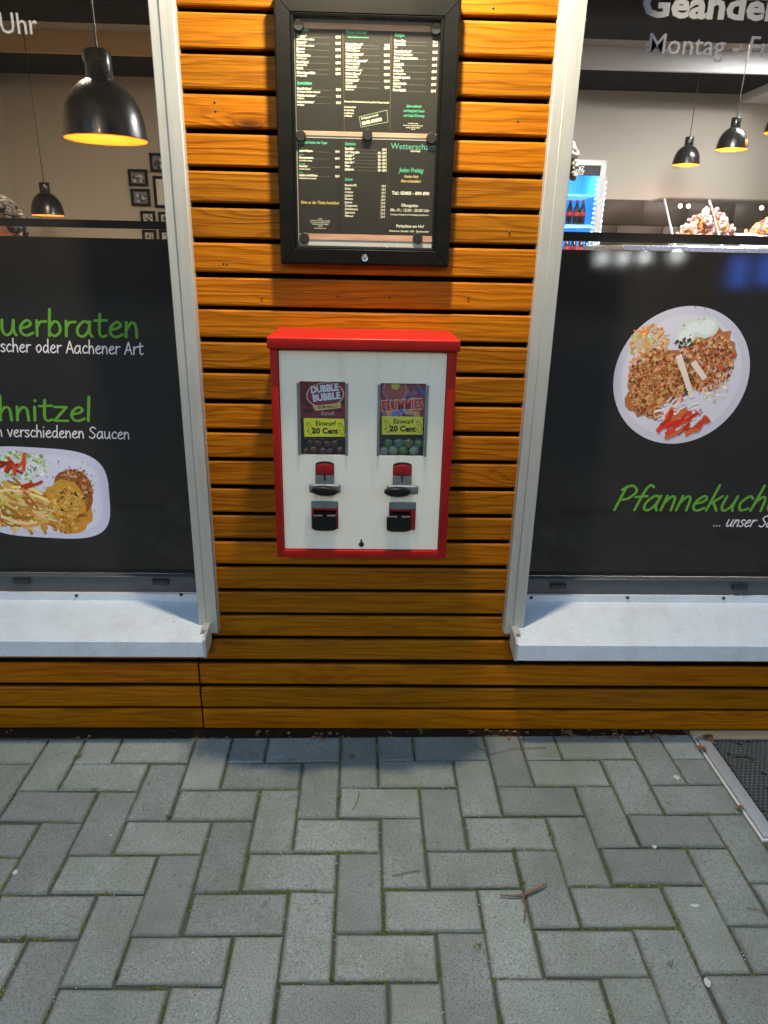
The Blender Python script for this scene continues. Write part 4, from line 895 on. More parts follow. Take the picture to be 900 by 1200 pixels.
for si, (h, cxp) in enumerate(((wl, 380.7), (wr, 471.3))):
    W_ = h[1]-h[0]; H_ = h[3]-h[2]; dy = 0 if si == 0 else 1.2
    # product window
    wn_ = MB().box(h[0]-.004, h[1]+.004, FP+.0195, FP+.0215, h[2]-.004, h[3]+.002).build('window_back', 'hole', mc)
    for a, b in ((h[0]-.0056, h[0]-.0002), (h[1]+.0002, h[1]+.0056)): MB().bbox(a, b, FP-.0028, FP+.003, h[2], h[3]-.003, .001, 1).build('window_rail', 'steel', mc)
    P = Print(FP+.0095, .0002)
    X = lambda u: h[0]+W_*u
    Z = lambda v: h[3]-H_*v
    rr = random.Random(20+si)
    def disc(u, v, r, col, lay, rz=None, n=20, j=0): P.poly(blob(X(u), Z(v), r*W_, (rz or r)*W_, j, n, 0, rr), col, lay)
    if si == 0:
        P.poly([(X(0), Z(.49)), (X(1), Z(.49)), (X(1), Z(0)), (X(0), Z(0))], srgb(120, 26, 34), 0)
        for q in range(26):
            u, v = rr.random(), rr.uniform(.02, .45); disc(min(.9, max(.1, u)), v, rr.uniform(.06, .12), rr.choice([srgb(92, 22, 26), srgb(150, 40, 48), srgb(70, 18, 22), srgb(136, 30, 40)]), 1+rr.random())
        P.poly([(X(0), Z(.49)), (X(1), Z(.49)), (X(1), Z(.41)), (X(0), Z(.43))], srgb(120, 30, 60), 3)
        def disc2(u, v, r, col, lay, rz): P.poly([p for p in blob(X(u), Z(v), r*W_, rz*W_, 0, 36, .12, rr)], col, lay)
        disc2(.555, .185, .42, srgb(206, 180, 170), 4, .28); disc2(.555, .185, .395, srgb(150, 22, 34), 5, .255); disc2(.555, .185, .36, srgb(36, 40, 110), 6, .215); disc2(.555, .185, .34, srgb(160, 26, 36), 7, .20)
        P.poly([(X(.27), Z(.335)), (X(.9), Z(.285)), (X(.9), Z(.355)), (X(.34), Z(.40))], srgb(206, 186, 120), 8)
        def wtext(t, u, v, wid, hh, col, lay, rot=0, bold=.05):
            vs, fs, w = bfont(t, bold); s_ = wid*W_/w; sz_ = hh*W_/.73; c, n = math.cos(rot), math.sin(rot)
            P.m.add([(X(u)+a*s_*c-b*sz_*n, P.Y-lay*P.step, Z(v)+a*s_*n+b*sz_*c) for a, b in vs], fs, 0, tuple(col))
        for t, u, v in (('DUBBLE', .245, .165), ('BUBBLE', .285, .275)):
            wtext(t, u-.012, v+.006, .64, .175, srgb(30, 34, 96), 8.5, .13, .085); wtext(t, u, v, .62, .155, srgb(214, 214, 226), 9, .13, .05)
        wtext('GUM BALLS', .38, .37, .44, .06, srgb(60, 50, 40), 9.5, .08, .02); wtext('Kirsch', .46, .458, .3, .08, srgb(190, 160, 150), 9, .04, .02)
        ycol = YEL
    else:
        P.poly([(X(0), Z(.47)), (X(1), Z(.47)), (X(1), Z(0)), (X(0), Z(0))], srgb(120, 66, 78), 0)
        for q in range(90):
            u, v = rr.uniform(.05, .95), rr.uniform(.02, .45); disc(u, v, rr.uniform(.03, .09), rr.choice([srgb(176, 90, 50), srgb(150, 60, 80), srgb(80, 90, 160), srgb(190, 120, 60), srgb(120, 50, 90), srgb(150, 150, 70), srgb(60, 70, 140)]), 1+rr.random()*2, None, 9, .2)
        for q in range(12): disc(rr.uniform(.08, .92), rr.uniform(.37, .44), rr.uniform(.06, .11), rr.choice([srgb(60, 80, 170), srgb(170, 130, 190), srgb(196, 150, 120), srgb(90, 120, 190)]), 4+rr.random(), None, 14)
        disc(.32, .10, .27, srgb(160, 120, 170), 5); disc(.32, .10, .24, srgb(150, 80, 76), 6); disc(.33, .04, .09, srgb(180, 190, 70), 7)
        P.poly([(X(.35), Z(.36)), (X(.8), Z(.22)), (X(.92), Z(.27)), (X(.5), Z(.40))], srgb(70, 110, 180), 7)
        def wtext(t, u, v, wid, hh, col, lay, rot=0, bold=.05):
            vs, fs, w = bfont(t, bold); s_ = wid*W_/w; sz_ = hh*W_/.73; c, n = math.cos(rot), math.sin(rot)
            P.m.add([(X(u)+a*s_*c-b*sz_*n, P.Y-lay*P.step, Z(v)+a*s_*n+b*sz_*c) for a, b in vs], fs, 0, tuple(col))
        wtext('FLUMMIES', .035, .385, .93, .235, srgb(206, 170, 160), 8, .075, .075); wtext('FLUMMIES', .045, .378, .91, .21, srgb(178, 40, 34), 9, .075, .03)
        wtext('12 Motive', .36, .452, .4, .06, srgb(60, 40, 50), 9, 0, .02)
        ycol = srgb(214, 212, 70)
    card = P.build('label_card', 'paper', mc)
    bx = MB().box(h[0]+.0005, h[1]-.0005, FP+.0098, FP+.0108, Z(.77)+.001, h[3]).build('card_back', 'hole', mc)
    # price sticker
    S = Print(FP+.006, .0002); v0, v1 = (.50, .755) if si == 0 else (.455, .71); off = .03 if si == 0 else 0
    S.poly([(X(.05+off), Z(v1)), (X(.97+off*.6), Z(v1-.01)), (X(.96+off*.6), Z(v0)), (X(.04+off), Z(v0-.005))], ycol, 0)
    blk = srgb(24, 24, 16)
    def stx(t, u, v, wid, hh, b):
        vs, fs, w = bfont(t, b); s_ = wid*W_/w; sz_ = hh*W_/.73
        S.m.add([(X(u)+a*s_, S.Y-S.step, Z(v)+bb*sz_) for a, bb in vs], fs, 0, tuple(blk))
    stx('Einwurf', .30+off, v0+.098, .46, .115, .02); stx('20 Cent', .23+off, v0+.205, .58, .13, .045)
    for sg, uc in ((-1, .16+off), (1, .87+off*.8)):
        pts = [(0, .06), (-.06, .12), (-.06, .165), (-.095, .165), (-.035, .225), (.045, .175), (.01, .17), (.01, .13), (.05, .06)]
        pts = [(uc+(-sg*-1)*a*1.1, v0+b) for a, b in pts] if sg < 0 else [(uc-a*1.1, v0+b) for a, b in pts]
        for i in range(len(pts)):
            a = (X(pts[i][0]), Z(pts[i][1])); b = (X(pts[(i+1) % len(pts)][0]), Z(pts[(i+1) % len(pts)][1])); d = Vector((b[0]-a[0], b[1]-a[1])); d = d.normalized()*.0005 if d.length else d
            S.poly([(a[0]-d.y, a[1]+d.x), (a[0]+d.y, a[1]-d.x), (b[0]+d.y, b[1]-d.x), (b[0]-d.y, b[1]+d.x)], blk, 1)
    S.build('price_sticker', 'paper', mc)
    # the balls behind the lower pane
    cols = [(.13, .035, .03), (.17, .045, .035), (.10, .03, .028)] if si == 0 else [(.5, .38, .05), (.13, .3, .12), (.5, .1, .3), (.12, .22, .4), (.55, .22, .06), (.3, .3, .28), (.16, .22, .08)]
    bl = MB(); r0 = .0098 if si == 0 else .0118
    for row in range(4):
        for k in range(7):
            c = (h[0]+.008+k*r0*1.9+(row % 2)*r0+rr.uniform(-.002, .002), FP+.0185+rr.uniform(-.002, .0)+row*.0006, h[2]+.006+row*r0*1.62+rr.uniform(-.002, .002))
            if c[0] > h[1]-.005 or c[2] > Z(.74): continue
            cc = rr.choice(cols); bl.ball(c, r0*rr.uniform(.92, 1.05), seg=14, sy=.55, col=tuple(x*rr.uniform(.35, .75) for x in cc))
    tag(bl.build('gumball_fill', print_mat('candy', .25, .5, .3), mc), kind='stuff')
    MB().box(h[0]+.0002, h[1]-.0002, FP+.0015, FP+.0028, h[2]+.0002, h[3]-.0002).build('window_pane', 'glass2', mc)
    # coin mechanism: arched red drum opening, zinc slot plate, winged knob
    q = lambda x, y, Y=FP: WP(x, y+dy, Y)
    cm = empty('coin', (0, 0, 0), '', ''); bpy.data.objects.remove(cm)
    x0_, x1_ = q(cxp-11, 556).x, q(cxp+11, 556).x; zt_, zm, zb_ = q(cxp, 540.5).z, q(cxp, 556.2).z, q(cxp, 572).z; xc = (x0_+x1_)/2; hw = (x1_-x0_)/2
    arch = [(x0_, zm), (x1_, zm), (x1_, zt_-.007)]+[(xc+hw*math.cos(t), zt_-.007+.007*math.sin(t)) for t in [math.pi*k/10 for k in range(1, 10)]]+[(x0_, zt_-.007)]
    cp = MB().prism(arch, 'y', FP-.0006, FP+.003).build('coin_opening', 'hole', mc)
    dm = MB()
    for k in range(7):
        xx = x0_+.0035+k*(x1_-x0_-.007)/6; dm.bbox(xx-.0026, xx+.0026, FP-.0028-.0015*math.sin(math.pi*k/6), FP-.0007, zm+.0005, zt_-.0075+.003*math.sin(math.pi*k/6), .0011, 2)
    dm.build('coin_drum', 'redp', mc)
    sp_ = hole_panel(x0_, x1_, zb_, zm, [(xc-.0017, xc+.0017, zm-.013, zm)], FP-.0035, FP+.001).build('coin_slot_plate', 'steel', mc)
    MB().box(xc-.0016, xc+.0016, FP-.0006, FP-.0004, zm-.0128, zm-.0004).build('coin_slot', 'hole', sp_)
    wz0, wz1 = q(cxp, 577.5, FP-.006).z, q(cxp, 567.5, FP-.006).z
    sh = 0 if si == 0 else .002
    kn = MB().bbox(q(cxp-18, 572).x, q(cxp+18.4, 572).x, FP-.009, FP-.0036, wz0, wz1, .004, 3).build('handle_wing', 'steel', mc)
    ko = MB(); kz = (q(cxp, 575.5, FP-.02).z); kxx = xc-(0 if si == 0 else .010)
    ko.lathe([(0, -.026), (.010, -.026), (.0145, -.0245), (.016, -.021), (.016, -.014), (.013, -.012), (.008, -.009), (.008, 0), (0, 0)], (0, 0, 0), 26, axis='y')
    ko.v = [(kxx+v[0]*1.85, FP+v[1]*.95-.001, kz+v[2]*.68-(v[0]*(.10 if si == 0 else 0))) for v in ko.v]
    ko.build('knob', 'blackp', kn)
    # delivery chute
    c0, c1, d0, d1 = chs[si]
    MB().box(c0-.002, c1+.002, FP+.031, FP+.033, d0-.002, d1+.002).build('chute_back', 'hole', mc)
    zc = q(cxp, 595.8).z
    zl = MB().bbox(c0+.0004, c1-.0004, FP-.001, FP+.002, zc, d1+.001, .001, 1).build('chute_plate', 'steel', mc)
    sxs = ((c0+.0004, c0+.005), (c1-.005, c1-.0004)) if si == 0 else ((c0+.0004, c0+.003), (c1-.0105, c1-.0004))
    for a, b in sxs: MB().box(a, b, FP+.0006, FP+.03, d0+.0005, zc-.0005).build('chute_cheek', 'redp', mc)
    MB().bbox(sxs[0][1]+.0002, sxs[1][0]-.0002, FP+.004, FP+.03, q(cxp, 599).z, zc-.0006, .001, 1).build('chute_lintel', 'redp', mc)
    fz1, fz0 = q(cxp, 604.8, FP-.008).z, q(cxp, 622.5, FP-.008).z; fsh = -.001 if si == 0 else -.0075
    fx0, fx1 = q(cxp-14.2, 612, FP-.008).x+fsh, q(cxp+14.2, 612, FP-.008).x+fsh; r_ = .009
    fo = [(fx0, fz1), (fx0, fz0+r_)]+[(fx0+r_-r_*math.cos(t), fz0+r_-r_*.75*math.sin(t)) for t in (.4, .8, 1.2)]+[(fx0+r_*1.6, fz0+.0012), (fx1-r_*1.6, fz0+.0012)]+[(fx1-r_+r_*math.sin(t), fz0+r_-r_*.75*math.cos(t)) for t in (.37, .77, 1.17)]+[(fx1, fz0+r_), (fx1, fz1)]
    fl = MB().prism(fo, 'y', FP-.009, FP-.0055).build('chute_flap', 'blackp', mc)
    fx = (fx1-fx0)
    for a, b in ((.06, .42), (.60, .95)): MB().box(fx0+fx*a, fx0+fx*b, FP-.0092, FP-.003, fz1+.0001, fz1+.0022).build('hinge', 'steel2', fl)
    MB().box(fx0+fx*.05, fx1-fx*.05, FP-.0054, FP+.012, fz0+.006, fz1-.004).build('flap_body', 'hole', mc)

# ------------------------------------------------------------------ sunken door mat
mt = empty('door_mat', (1.25, -.22, 0), 'sunken rubber honeycomb mat in a grey metal frame at right edge', 'mat')
MB().box(MATX, 1.8, MATY, -.012, -.029, -.012).build('pit', 'joint', mt)
MB().bbox(.936, .968, -.398, -.045, -.010, .0075, .003, 2).build('rail', 'alu', mt); MB().bbox(.9682, 1.78, -.398, -.368, -.010, .0073, .003, 2).build('rail', 'alu', mt)
MB().bbox(.929, .934, -.406, -.03, -.012, .001, .001, 1).build('edge_angle', 'board', mt); MB().bbox(.9345, 1.78, -.406, -.3995, -.012, .001, .001, 1).build('edge_angle', 'board', mt)
MB().bbox(.93, 1.8, -.042, -.013, -.011, .006, .003, 2).build('threshold_strip', 'alu_orange_lit', mt)
hc = MB(); cell = .0125; wl_ = .0021
for i in range(52):
    for j in range(32):
        x = .976+i*cell+(j % 2)*cell/2; y = -.362+j*cell*.866
        if x > 1.6 or y > -.05: continue
        miss = math.hypot((x-1.03-(-.09-y)*-.0)/.02, (y+.13)/.012) < 1 and rnd.random() < .6
        zt_ = .0035+rnd.uniform(-.0006, .0006)-(.009 if miss or rnd.random() < .03 else 0)
        o_ = [(x+cell*.565*math.cos(R(30+60*k)), y+cell*.565*math.sin(R(30+60*k))) for k in range(6)]; n_ = [(x+cell*.40*math.cos(R(30+60*k)), y+cell*.40*math.sin(R(30+60*k))) for k in range(6)]
        hc.add([(*p, zt_) for p in o_]+[(*p, zt_) for p in n_]+[(*p, -.011) for p in n_], [(k, (k+1) % 6, 6+(k+1) % 6, 6+k) for k in range(6)]+[(6+k, 6+(k+1) % 6, 12+(k+1) % 6, 12+k) for k in range(6)])
tag(hc.build('honeycomb_mat', 'rubber', mt), kind='stuff')

# ------------------------------------------------------------------ wall lamp above the menu case
LP = Vector((.035, -.285, 2.12))
wlmp = empty('wall_lamp', (LP.x, -.02, 2.25), 'small black downlight on a bracket above the menu case lighting slats and pavement', 'lamp')
MB().bbox(LP.x-.04, LP.x+.04, -.022, -.0015, 2.2, 2.3, .004, 2).build('wall_plate', 'case', wlmp)
MB().tube([(LP.x, -.02, 2.25), (LP.x, -.2, 2.265), (LP.x, LP.y+.02, 2.25), (LP.x, LP.y, 2.205)], .009, 10).build('arm', 'case', wlmp)
MB().lathe([(0, .09), (.02, .088), (.045, .07), (.05, .0), (.052, -.012), (.046, -.012), (.044, .004), (0, .008)], tuple(LP+Vector((0, 0, .022))), 28).build('lamp_head', 'case', wlmp)
bu = MB().lathe([(0, .0), (.03, .0), (.03, .003), (0, .003)], tuple(LP+Vector((0, 0, .021))), 20).build('lens', emis('lamp_lens', (1, .88, .66), 12), wlmp)
ld = bpy.data.lights.new('wall_lamp_light', 'SPOT'); ld.energy = 23; ld.color = (1.0, .88, .64); ld.spot_size = R(160); ld.spot_blend = .35; ld.shadow_soft_size = .04
lo2 = bpy.data.objects.new('wall_lamp_light', ld); COL.objects.link(lo2); lo2.location = LP; lo2.parent = wlmp; lo2.matrix_parent_inverse = Matrix.Translation(-Vector(wlmp.location))

# ------------------------------------------------------------------ interior
YB = 6.4
def el(x, y): d = ray(x, y); return d.z/d.y
zc2 = CAM.z+el(450, 98.5)*(YB-CAM.y); Ys = CAM.y+(zc2-CAM.z)/el(450, 73); zc3 = CAM.z+el(450, 47)*(Ys-CAM.y); Yb = CAM.y+(zc3-CAM.z)/el(450, 13)
XL = WP(12, 180, YB).x; XR = 6.0
def st(name, m, mat): tag(m.build(name, mat), kind='structure')
st('interior_floor', MB().box(XL-.1, XR, .21, YB+.1, -.02, .0), 'floor_in')
st('interior_back_wall', MB().box(-.2, XR, YB, YB+.1, .001, zc3), 'wallin'); st('interior_back_wall_warm', MB().box(XL-.1, -.201, YB, YB+.1, .001, zc3), 'wallwarm')
st('interior_side_wall_left', MB().box(XL-.1, XL, .21, YB-.001, .001, zc3), 'wallwarm'); st('interior_side_wall_right', MB().box(XR-.1, XR, .21, YB-.001, .001, zc3), 'wallin')
st('ceiling_back', MB().box(XL+.001, XR-.101, Ys+.041, YB-.001, zc2, zc2+.05), 'ceil_dark'); st('ceiling_front', MB().box(XL+.001, XR-.101, .21, Ys+.1, zc3, zc3+.05), 'ceil')
st('ceiling_step', MB().box(XL+.001, -.2, Ys, Ys+.04, zc2-.002, zc3-.001), 'ceil_tan'); st('ceiling_step_sky_band', MB().box(-.199, XR-.101, Ys, Ys+.04, zc2-.002, zc3-.001), 'ceil_white')  # right step is white: band of mirrored sky put into its colour
tag(MB().box(XL+.002, XR-.102, Yb-.5, Yb, zc3-.14, zc3-.001).build('ceiling_beam', 'ceil_dark'), 'dark ceiling beam crossing the room behind both windows', 'beam')
st('interior_front_wall', MB().box(XL, XR-.1, .2005, .2095, 2.26, zc3), 'wallin')
# white hood box at right
hx = WP(869, 110, YB).x; hz = WP(869, 121, YB).z
tag(MB().bbox(hx, hx+2.5, 3.6, YB-.002, hz, zc2+.15 if False else zc2-.001, .005, 1).build('extractor_hood', 'ceil_white'), 'white boxed extractor hood under the dark ceiling at right', 'hood')
# smoke detector
p = WP(104, 67, Ys-.03); sd = empty('smoke_detector', (p.x, Ys, p.z), 'small round white smoke detector on the ceiling edge behind left window', 'detector')
MB().lathe([(0, -.05), (.05, -.045), (.06, -.025), (.065, 0)], (p.x, Ys-.001, p.z), 20, axis='y').build('detector_body', 'ceil_white', sd); MB().lathe([(0, -.056), (.02, -.054), (.022, -.05)], (p.x, Ys-.001, p.z), 14, axis='y').build('sensor_cap', 'board', sd)
# pendant lamps
def pendant(px, py, wpx, label, power, diam=.29, tube_h=.1):
    dep = F*diam/wpx; c = DP(px, py, dep); r = diam/2
    e = empty('pendant_lamp', c, label, 'lamp', 'black pendant lamps inside the room')
    prof = [(r, 0), (r*.985, .02), (r*.95, .058), (r*.87, .102), (r*.72, .142), (r*.50, .172), (r*.32, .187), (0.0, .191)]; k = diam/.29
    prof = [(a, b*k) for a, b in prof]
    MB().lathe(prof, c, 40).build('shade', 'shade', e)
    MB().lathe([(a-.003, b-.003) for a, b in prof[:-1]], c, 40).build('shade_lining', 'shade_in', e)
    MB().lathe([(r*.30, .184*k), (r*.315, .188*k), (r*.315, .270*k), (r*.29, .275*k), (0, .276*k)], c, 26).build('socket_cup', 'shade', e)
    MB().tube([c+Vector((0, 0, .274*k)), (c.x, c.y, zc3-.001 if c.y < Ys else zc2-.001)], .0035, 8).build('cable', 'cap', e)
    MB().ball(c+Vector((0, 0, .075*k)), .035*k, seg=16).build('bulb', emis('bulb_glow', (1, .42, .07), .7), e)
    l = bpy.data.lights.new('pendant_light', 'POINT'); l.energy = power; l.color = (1, .50, .15); l.shadow_soft_size = .03; l.energy = power*.12
    o = bpy.data.objects.new('pendant_light', l); COL.objects.link(o); o.location = c+Vector((0, 0, .055*k)); o.parent = e; o.matrix_parent_inverse = Matrix.Translation(-c)
    return e
pendant(124.5, 163, 94, 'large black pendant lamp hanging close behind the left window', 26)
pendant(56.5, 252, 36.5, 'small black pendant lamp farther back behind the left window', 34)
pendant(803.5, 193, 30.5, 'lower of the black pendant lamps behind the right window', 34, .25)
pendant(857, 175, 34.5, 'higher black pendant lamp behind the right window', 34, .25)
pendant(914, 155, 34.5, 'black pendant lamp cut off by the right photo edge', 34, .25)
# ceiling light panels added above the view, unseen, to light the room
for x, y in ((-1.6, 2.4), (2.2, 2.6), (3.6, 4.6)):
    e = empty('fill_ceiling_light', (x, y, zc3), 'unseen flat ceiling light panel added to light the room' + (' on the left' if x < 0 else ' near the window' if y < 3 else ' over the kitchen'), 'lamp', 'added ceiling lights of the room')
    MB().bbox(x-.32, x+.32, y-.32, y+.32, zc3-.04, zc3-.0015, .004, 1).build('lamp_frame', 'ceil_white', e)
    MB().box(x-.29, x+.29, y-.29, y+.29, zc3-.0415, zc3-.0402).build('diffuser', emis('panel_glow', (1, .77, .54) if x < 0 else (1, .95, .9), 29 if x < 0 else 58), e)
# framed pictures on the back wall
def frame(x0, y0, x1, y1, label, kind=0):
    a, b = WP(x0, y0, YB-.02), WP(x1, y1, YB-.02); e = empty('picture_frame', ((a.x+b.x)/2, YB-.02, b.z), label, 'picture', 'framed pictures on the warm back wall')
    f = .028; MB().box(a.x+.002, b.x-.002, YB-.012, YB-.002, b.z+.002, a.z-.002).build('mount', 'board' if kind else 'magnet', e)
    for q in ((a.x, a.x+f, b.z, a.z), (b.x-f, b.x, b.z, a.z), (a.x+f, b.x-f, b.z, b.z+f), (a.x+f, b.x-f, a.z-f, a.z)): MB().bbox(q[0], q[1], YB-.028, YB-.002, q[2], q[3], .002, 1).build('frame_bar', 'case', e)
    P = Print(YB-.013, .0004); r2 = random.Random(int(x0*7+y0)); w, h = b.x-a.x-2*f, a.z-b.z-2*f
    if kind == 0 or kind == 2:
        P.poly([(a.x+f, b.z+f), (b.x-f, b.z+f), (b.x-f, a.z-f), (a.x+f, a.z-f)], srgb(120, 124, 130) if kind == 0 else srgb(190, 186, 178), 0)
        for k in range(22): P.poly([p_ for p_ in blob(a.x+f+w*r2.uniform(.15, .85), b.z+f+h*r2.uniform(.15, .8), w*r2.uniform(.04, .15), h*r2.uniform(.05, .2), .2, 8, 0, r2)], tuple([r2.choice((.02, .05, .12, .3, .6))]*3), 1+r2.random())
    else: P.poly([(a.x+f*1.3, b.z+f*1.3), (b.x-f*1.3, b.z+f*1.3), (b.x-f*1.3, a.z-f*1.3), (a.x+f*1.3, a.z-f*1.3)], srgb(206, 200, 190), 0)
    P.build('picture', 'paper', e)
frame(149.5, 198, 174, 218.5, 'upper of two stacked black framed photos left of the group'); frame(152.5, 221, 177, 242, 'lower of two stacked black framed photos left of the group')
frame(174.5, 179, 200, 202, 'topmost black framed blue photo in the picture group'); frame(178.5, 206, 204, 244, 'tall black frame with white sheet in the picture group', 1)
frame(164, 247, 183, 266, 'black framed pale photo low in the picture group', 2); frame(185, 248, 206, 267, 'black framed pale photo at the lower right of the picture group', 2)
frame(166, 269, 184, 284, 'lowest left black frame just above the film', 2); frame(186, 269, 206, 285, 'lowest right black frame just above the film', 2)
# dark tiles on the kitchen wall
tz = WP(800, 235.5, YB-.012).z
tl = empty('wall_tiles', (3, YB, .6), 'dark brown kitchen wall tiles behind the counter', 'tiles')
MB().box(WP(709, 250, YB).x-.9, XR-.11, YB-.008, YB-.001, .5, tz).build('grout_bed', 'grout', tl)
tme = MB().bbox(-.247, .247, -.006, .006, -.122, .122, .003, 1).mesh('tile'); tme.materials.append(M['tile'])
for r_ in range(4):
    for k in range(9):
        x = 1.2+k*.5+(r_ % 2)*.25
        if x > XR-.4: continue
        instance('tile', tme, tl, (x, YB-.0125, tz-.125-r_*.25))
# fridge
FRY = 5.75
fx1 = WP(709.5, 200, FRY).x; fzt = WP(700, 188, FRY).z; fx0 = fx1-.68
fr = empty('drinks_fridge', ((fx0+fx1)/2, FRY, 0), 'tall glass door drinks fridge glowing blue behind the right window', 'fridge')
c = MB(); c.box(fx0, fx0+.04, FRY+.02, YB-.03, .05, fzt); c.box(fx1-.04, fx1, FRY+.02, YB-.03, .05, fzt); c.box(fx0+.0401, fx1-.0401, FRY+.02, YB-.03, fzt-.05, fzt); c.box(fx0+.0401, fx1-.0401, FRY+.02, YB-.03, .05, .25)
c.build('cabinet', 'ceil_white', fr)
t = NT('liner_blue_glow'); M['liner'] = t.bsdf(Base_Color=(.10, .34, .62), Roughness=.4, Emission_Color=(.03, .26, .75), Emission_Strength=.13)  # blue fridge light put into the liner as colour and glow
t = NT('shelf_glow'); M['shelf'] = t.bsdf(Base_Color=(.3, .6, .8), Roughness=.4, Emission_Color=(.2, .6, 1), Emission_Strength=.16)  # shelves glow by themselves in place of the light falling on them
MB().box(fx0+.041, fx1-.041, YB-.06, YB-.05, .26, fzt-.06).build('back_liner', 'liner', fr)
for a, b in ((fx0+.041, fx0+.046), (fx1-.046, fx1-.041)): MB().box(a, b, FRY+.06, YB-.061, .26, fzt-.06).build('side_liner', 'liner', fr)
hz0, hz1 = WP(695, 206, FRY).z, WP(695, 193.5, FRY).z
hd = MB().bbox(fx0+.05, fx1-.05, FRY-.012, FRY+.019, hz0, hz1, .003, 1).build('header_sign', 'cap', fr)
H = Print(FRY-.013, .0004); white = srgb(230, 236, 240)
for txt, y in (('Coca', 199.5), ('Cola', 204.8)):
    tt, w, _ = hand(txt, .09, .35); sx = H.at(668, y)[0]; s_ = .048
    ex = H.at(683.5, y)[0]
    for q in tt: H.poly([(ex+(u-w)*s_, H.at(683, y)[1]+v*s_*.72) for u, v in q], white, 1)
H.build('header_script', 'ink', hd)
fm = MB()
for q in ((fx0, fx0+.05, .06, fzt), (fx1-.05, fx1, .06, fzt), (fx0+.0501, fx1-.0501, fzt-.045, fzt), (fx0+.0501, fx1-.0501, .06, .12)): fm.box(q[0], q[1], FRY-.02, FRY+.019, q[2], q[3])
fm.build('door_frame', 'alu', fr)
MB().box(fx0+.0502, fx1-.0502, FRY+.002, FRY+.006, .1201, hz0-.001).build('door_glass', 'glass', fr)
shz = [WP(690, 229.5, FRY+.2).z, WP(690, 264, FRY+.2).z, 1.25, .95, .6]
for z in shz: MB().bbox(fx0+.047, fx1-.047, FRY+.08, YB-.07, z-.018, z, .003, 1).build('shelf', 'shelf', fr)
led = emis('led_glow', (.55, .82, 1.0), 1.6); lm = MB()
for k in range(24): lm.ball((fx1-.060, FRY+.03, hz0-.03-k*.043), .009, seg=8)
lm.build('led_and_reflection', led, fr)
lm = MB()  # reflection of the LED row, built as a second row of glowing dots
for k in range(22): lm.ball((fx1+.035, FRY-.005+.05, hz0-.05-k*.05), .008, seg=8)
MB().box(fx1+.028, fx1+.042, FRY+.0506, FRY+.06, .6, hz0).build('led_reflection_bar', 'alu', fr); lm.build('led_and_reflection', led, fr)
ll = bpy.data.lights.new('fridge_light', 'AREA'); ll.energy = 1.6; ll.color = (.3, .68, 1); ll.shape = 'RECTANGLE'; ll.size = .5; ll.size_y = .1
lo3 = bpy.data.objects.new('fridge_light', ll); COL.objects.link(lo3); lo3.location = ((fx0+fx1)/2, FRY+.15, fzt-.08); lo3.parent = fr; lo3.matrix_parent_inverse = Matrix.Translation(-Vector(fr.location))
def bottle(x, y, z, label):
    e = empty('drink_bottle', (x, y, z), label, 'bottle', 'dark bottles in the fridge')
    MB().lathe([(0, 0), (.028, 0), (.032, .008), (.032, .075), (.029, .09), (.032, .115), (.03, .14), (.016, .185), (.0125, .2), (.0125, .215), (0, .215)], (x, y, z), 18).build('bottle_body', 'cola', e)
    MB().lathe([(.0325, .082), (.0335, .083), (.0335, .118), (.0325, .119)], (x, y, z), 18).build('bottle_label', 'lab', e)
    MB().lathe([(.0135, .212), (.014, .213), (.014, .229), (0, .23)], (x, y, z), 14).build('bottle_cap', 'lab', e)
for k, px in enumerate((666, 674, 681)): b = WP(px, 262, FRY+.16); bottle(b.x, FRY+.16, shz[1], ('leftmost', 'middle', 'rightmost')[k]+' bottle with red label on the upper fridge shelf')
for k, px in enumerate((664, 672, 680, 688)): b = WP(px, 290, FRY+.16); bottle(b.x, FRY+.16, shz[2]+.0, ('first', 'second', 'third', 'fourth')[k]+' bottle from the left on the lower fridge shelf')
# serving counter with glass display
CY = 3.3
cx_ = WP(777, 270, CY).x
ct = empty('serving_counter', (cx_+1.2, CY, 0), 'stainless serving counter with glass food display behind the right window', 'counter')
zt = WP(820, 287, CY).z
MB().bbox(cx_-.25, cx_+2.6, CY-.05, CY+.75, 0.001, zt-.045, .004, 1).build('counter_body', 'steel', ct); MB().bbox(cx_-.28, cx_+2.6, CY-.08, CY+.8, zt-.0449, zt-.01, .004, 1).build('counter_top', 'steel2', ct)
gz1 = WP(850, 236, CY+.4).z
gp = MB(); gp.prism([(CY, zt-.005), (CY+.004, zt-.005), (CY+.304, gz1), (CY+.30, gz1)], 'x', cx_+.12, cx_+2.5); gp.build('sneeze_glass', 'glass', ct)
MB().bbox(cx_+.1, cx_+2.52, CY+.3, CY+.62, gz1+.001, gz1+.014, .003, 1).build('display_top', 'glass', ct)
for x in (cx_+.1, cx_+.42, cx_+1.3): MB().tube([(x, CY+.01, zt-.008), (x, CY+.31, gz1)], .008, 8).build('display_bracket', 'steel2', ct)
for x in (cx_+.3, cx_+.36, cx_+.9, cx_+1.0): MB().ball((x, CY+.5, gz1-.03), .012, seg=10).build('display_lamp', emis('display_spot', (.95, .97, 1), 14), ct)
ll = bpy.data.lights.new('display_light', 'AREA'); ll.energy = 5; ll.color = (.95, .97, 1); ll.shape = 'RECTANGLE'; ll.size = 1.2; ll.size_y = .05
lo4 = bpy.data.objects.new('display_light', ll); COL.objects.link(lo4); lo4.location = (cx_+.7, CY+.5, gz1-.04); lo4.parent = ct; lo4.matrix_parent_inverse = Matrix.Translation(-Vector(ct.location))
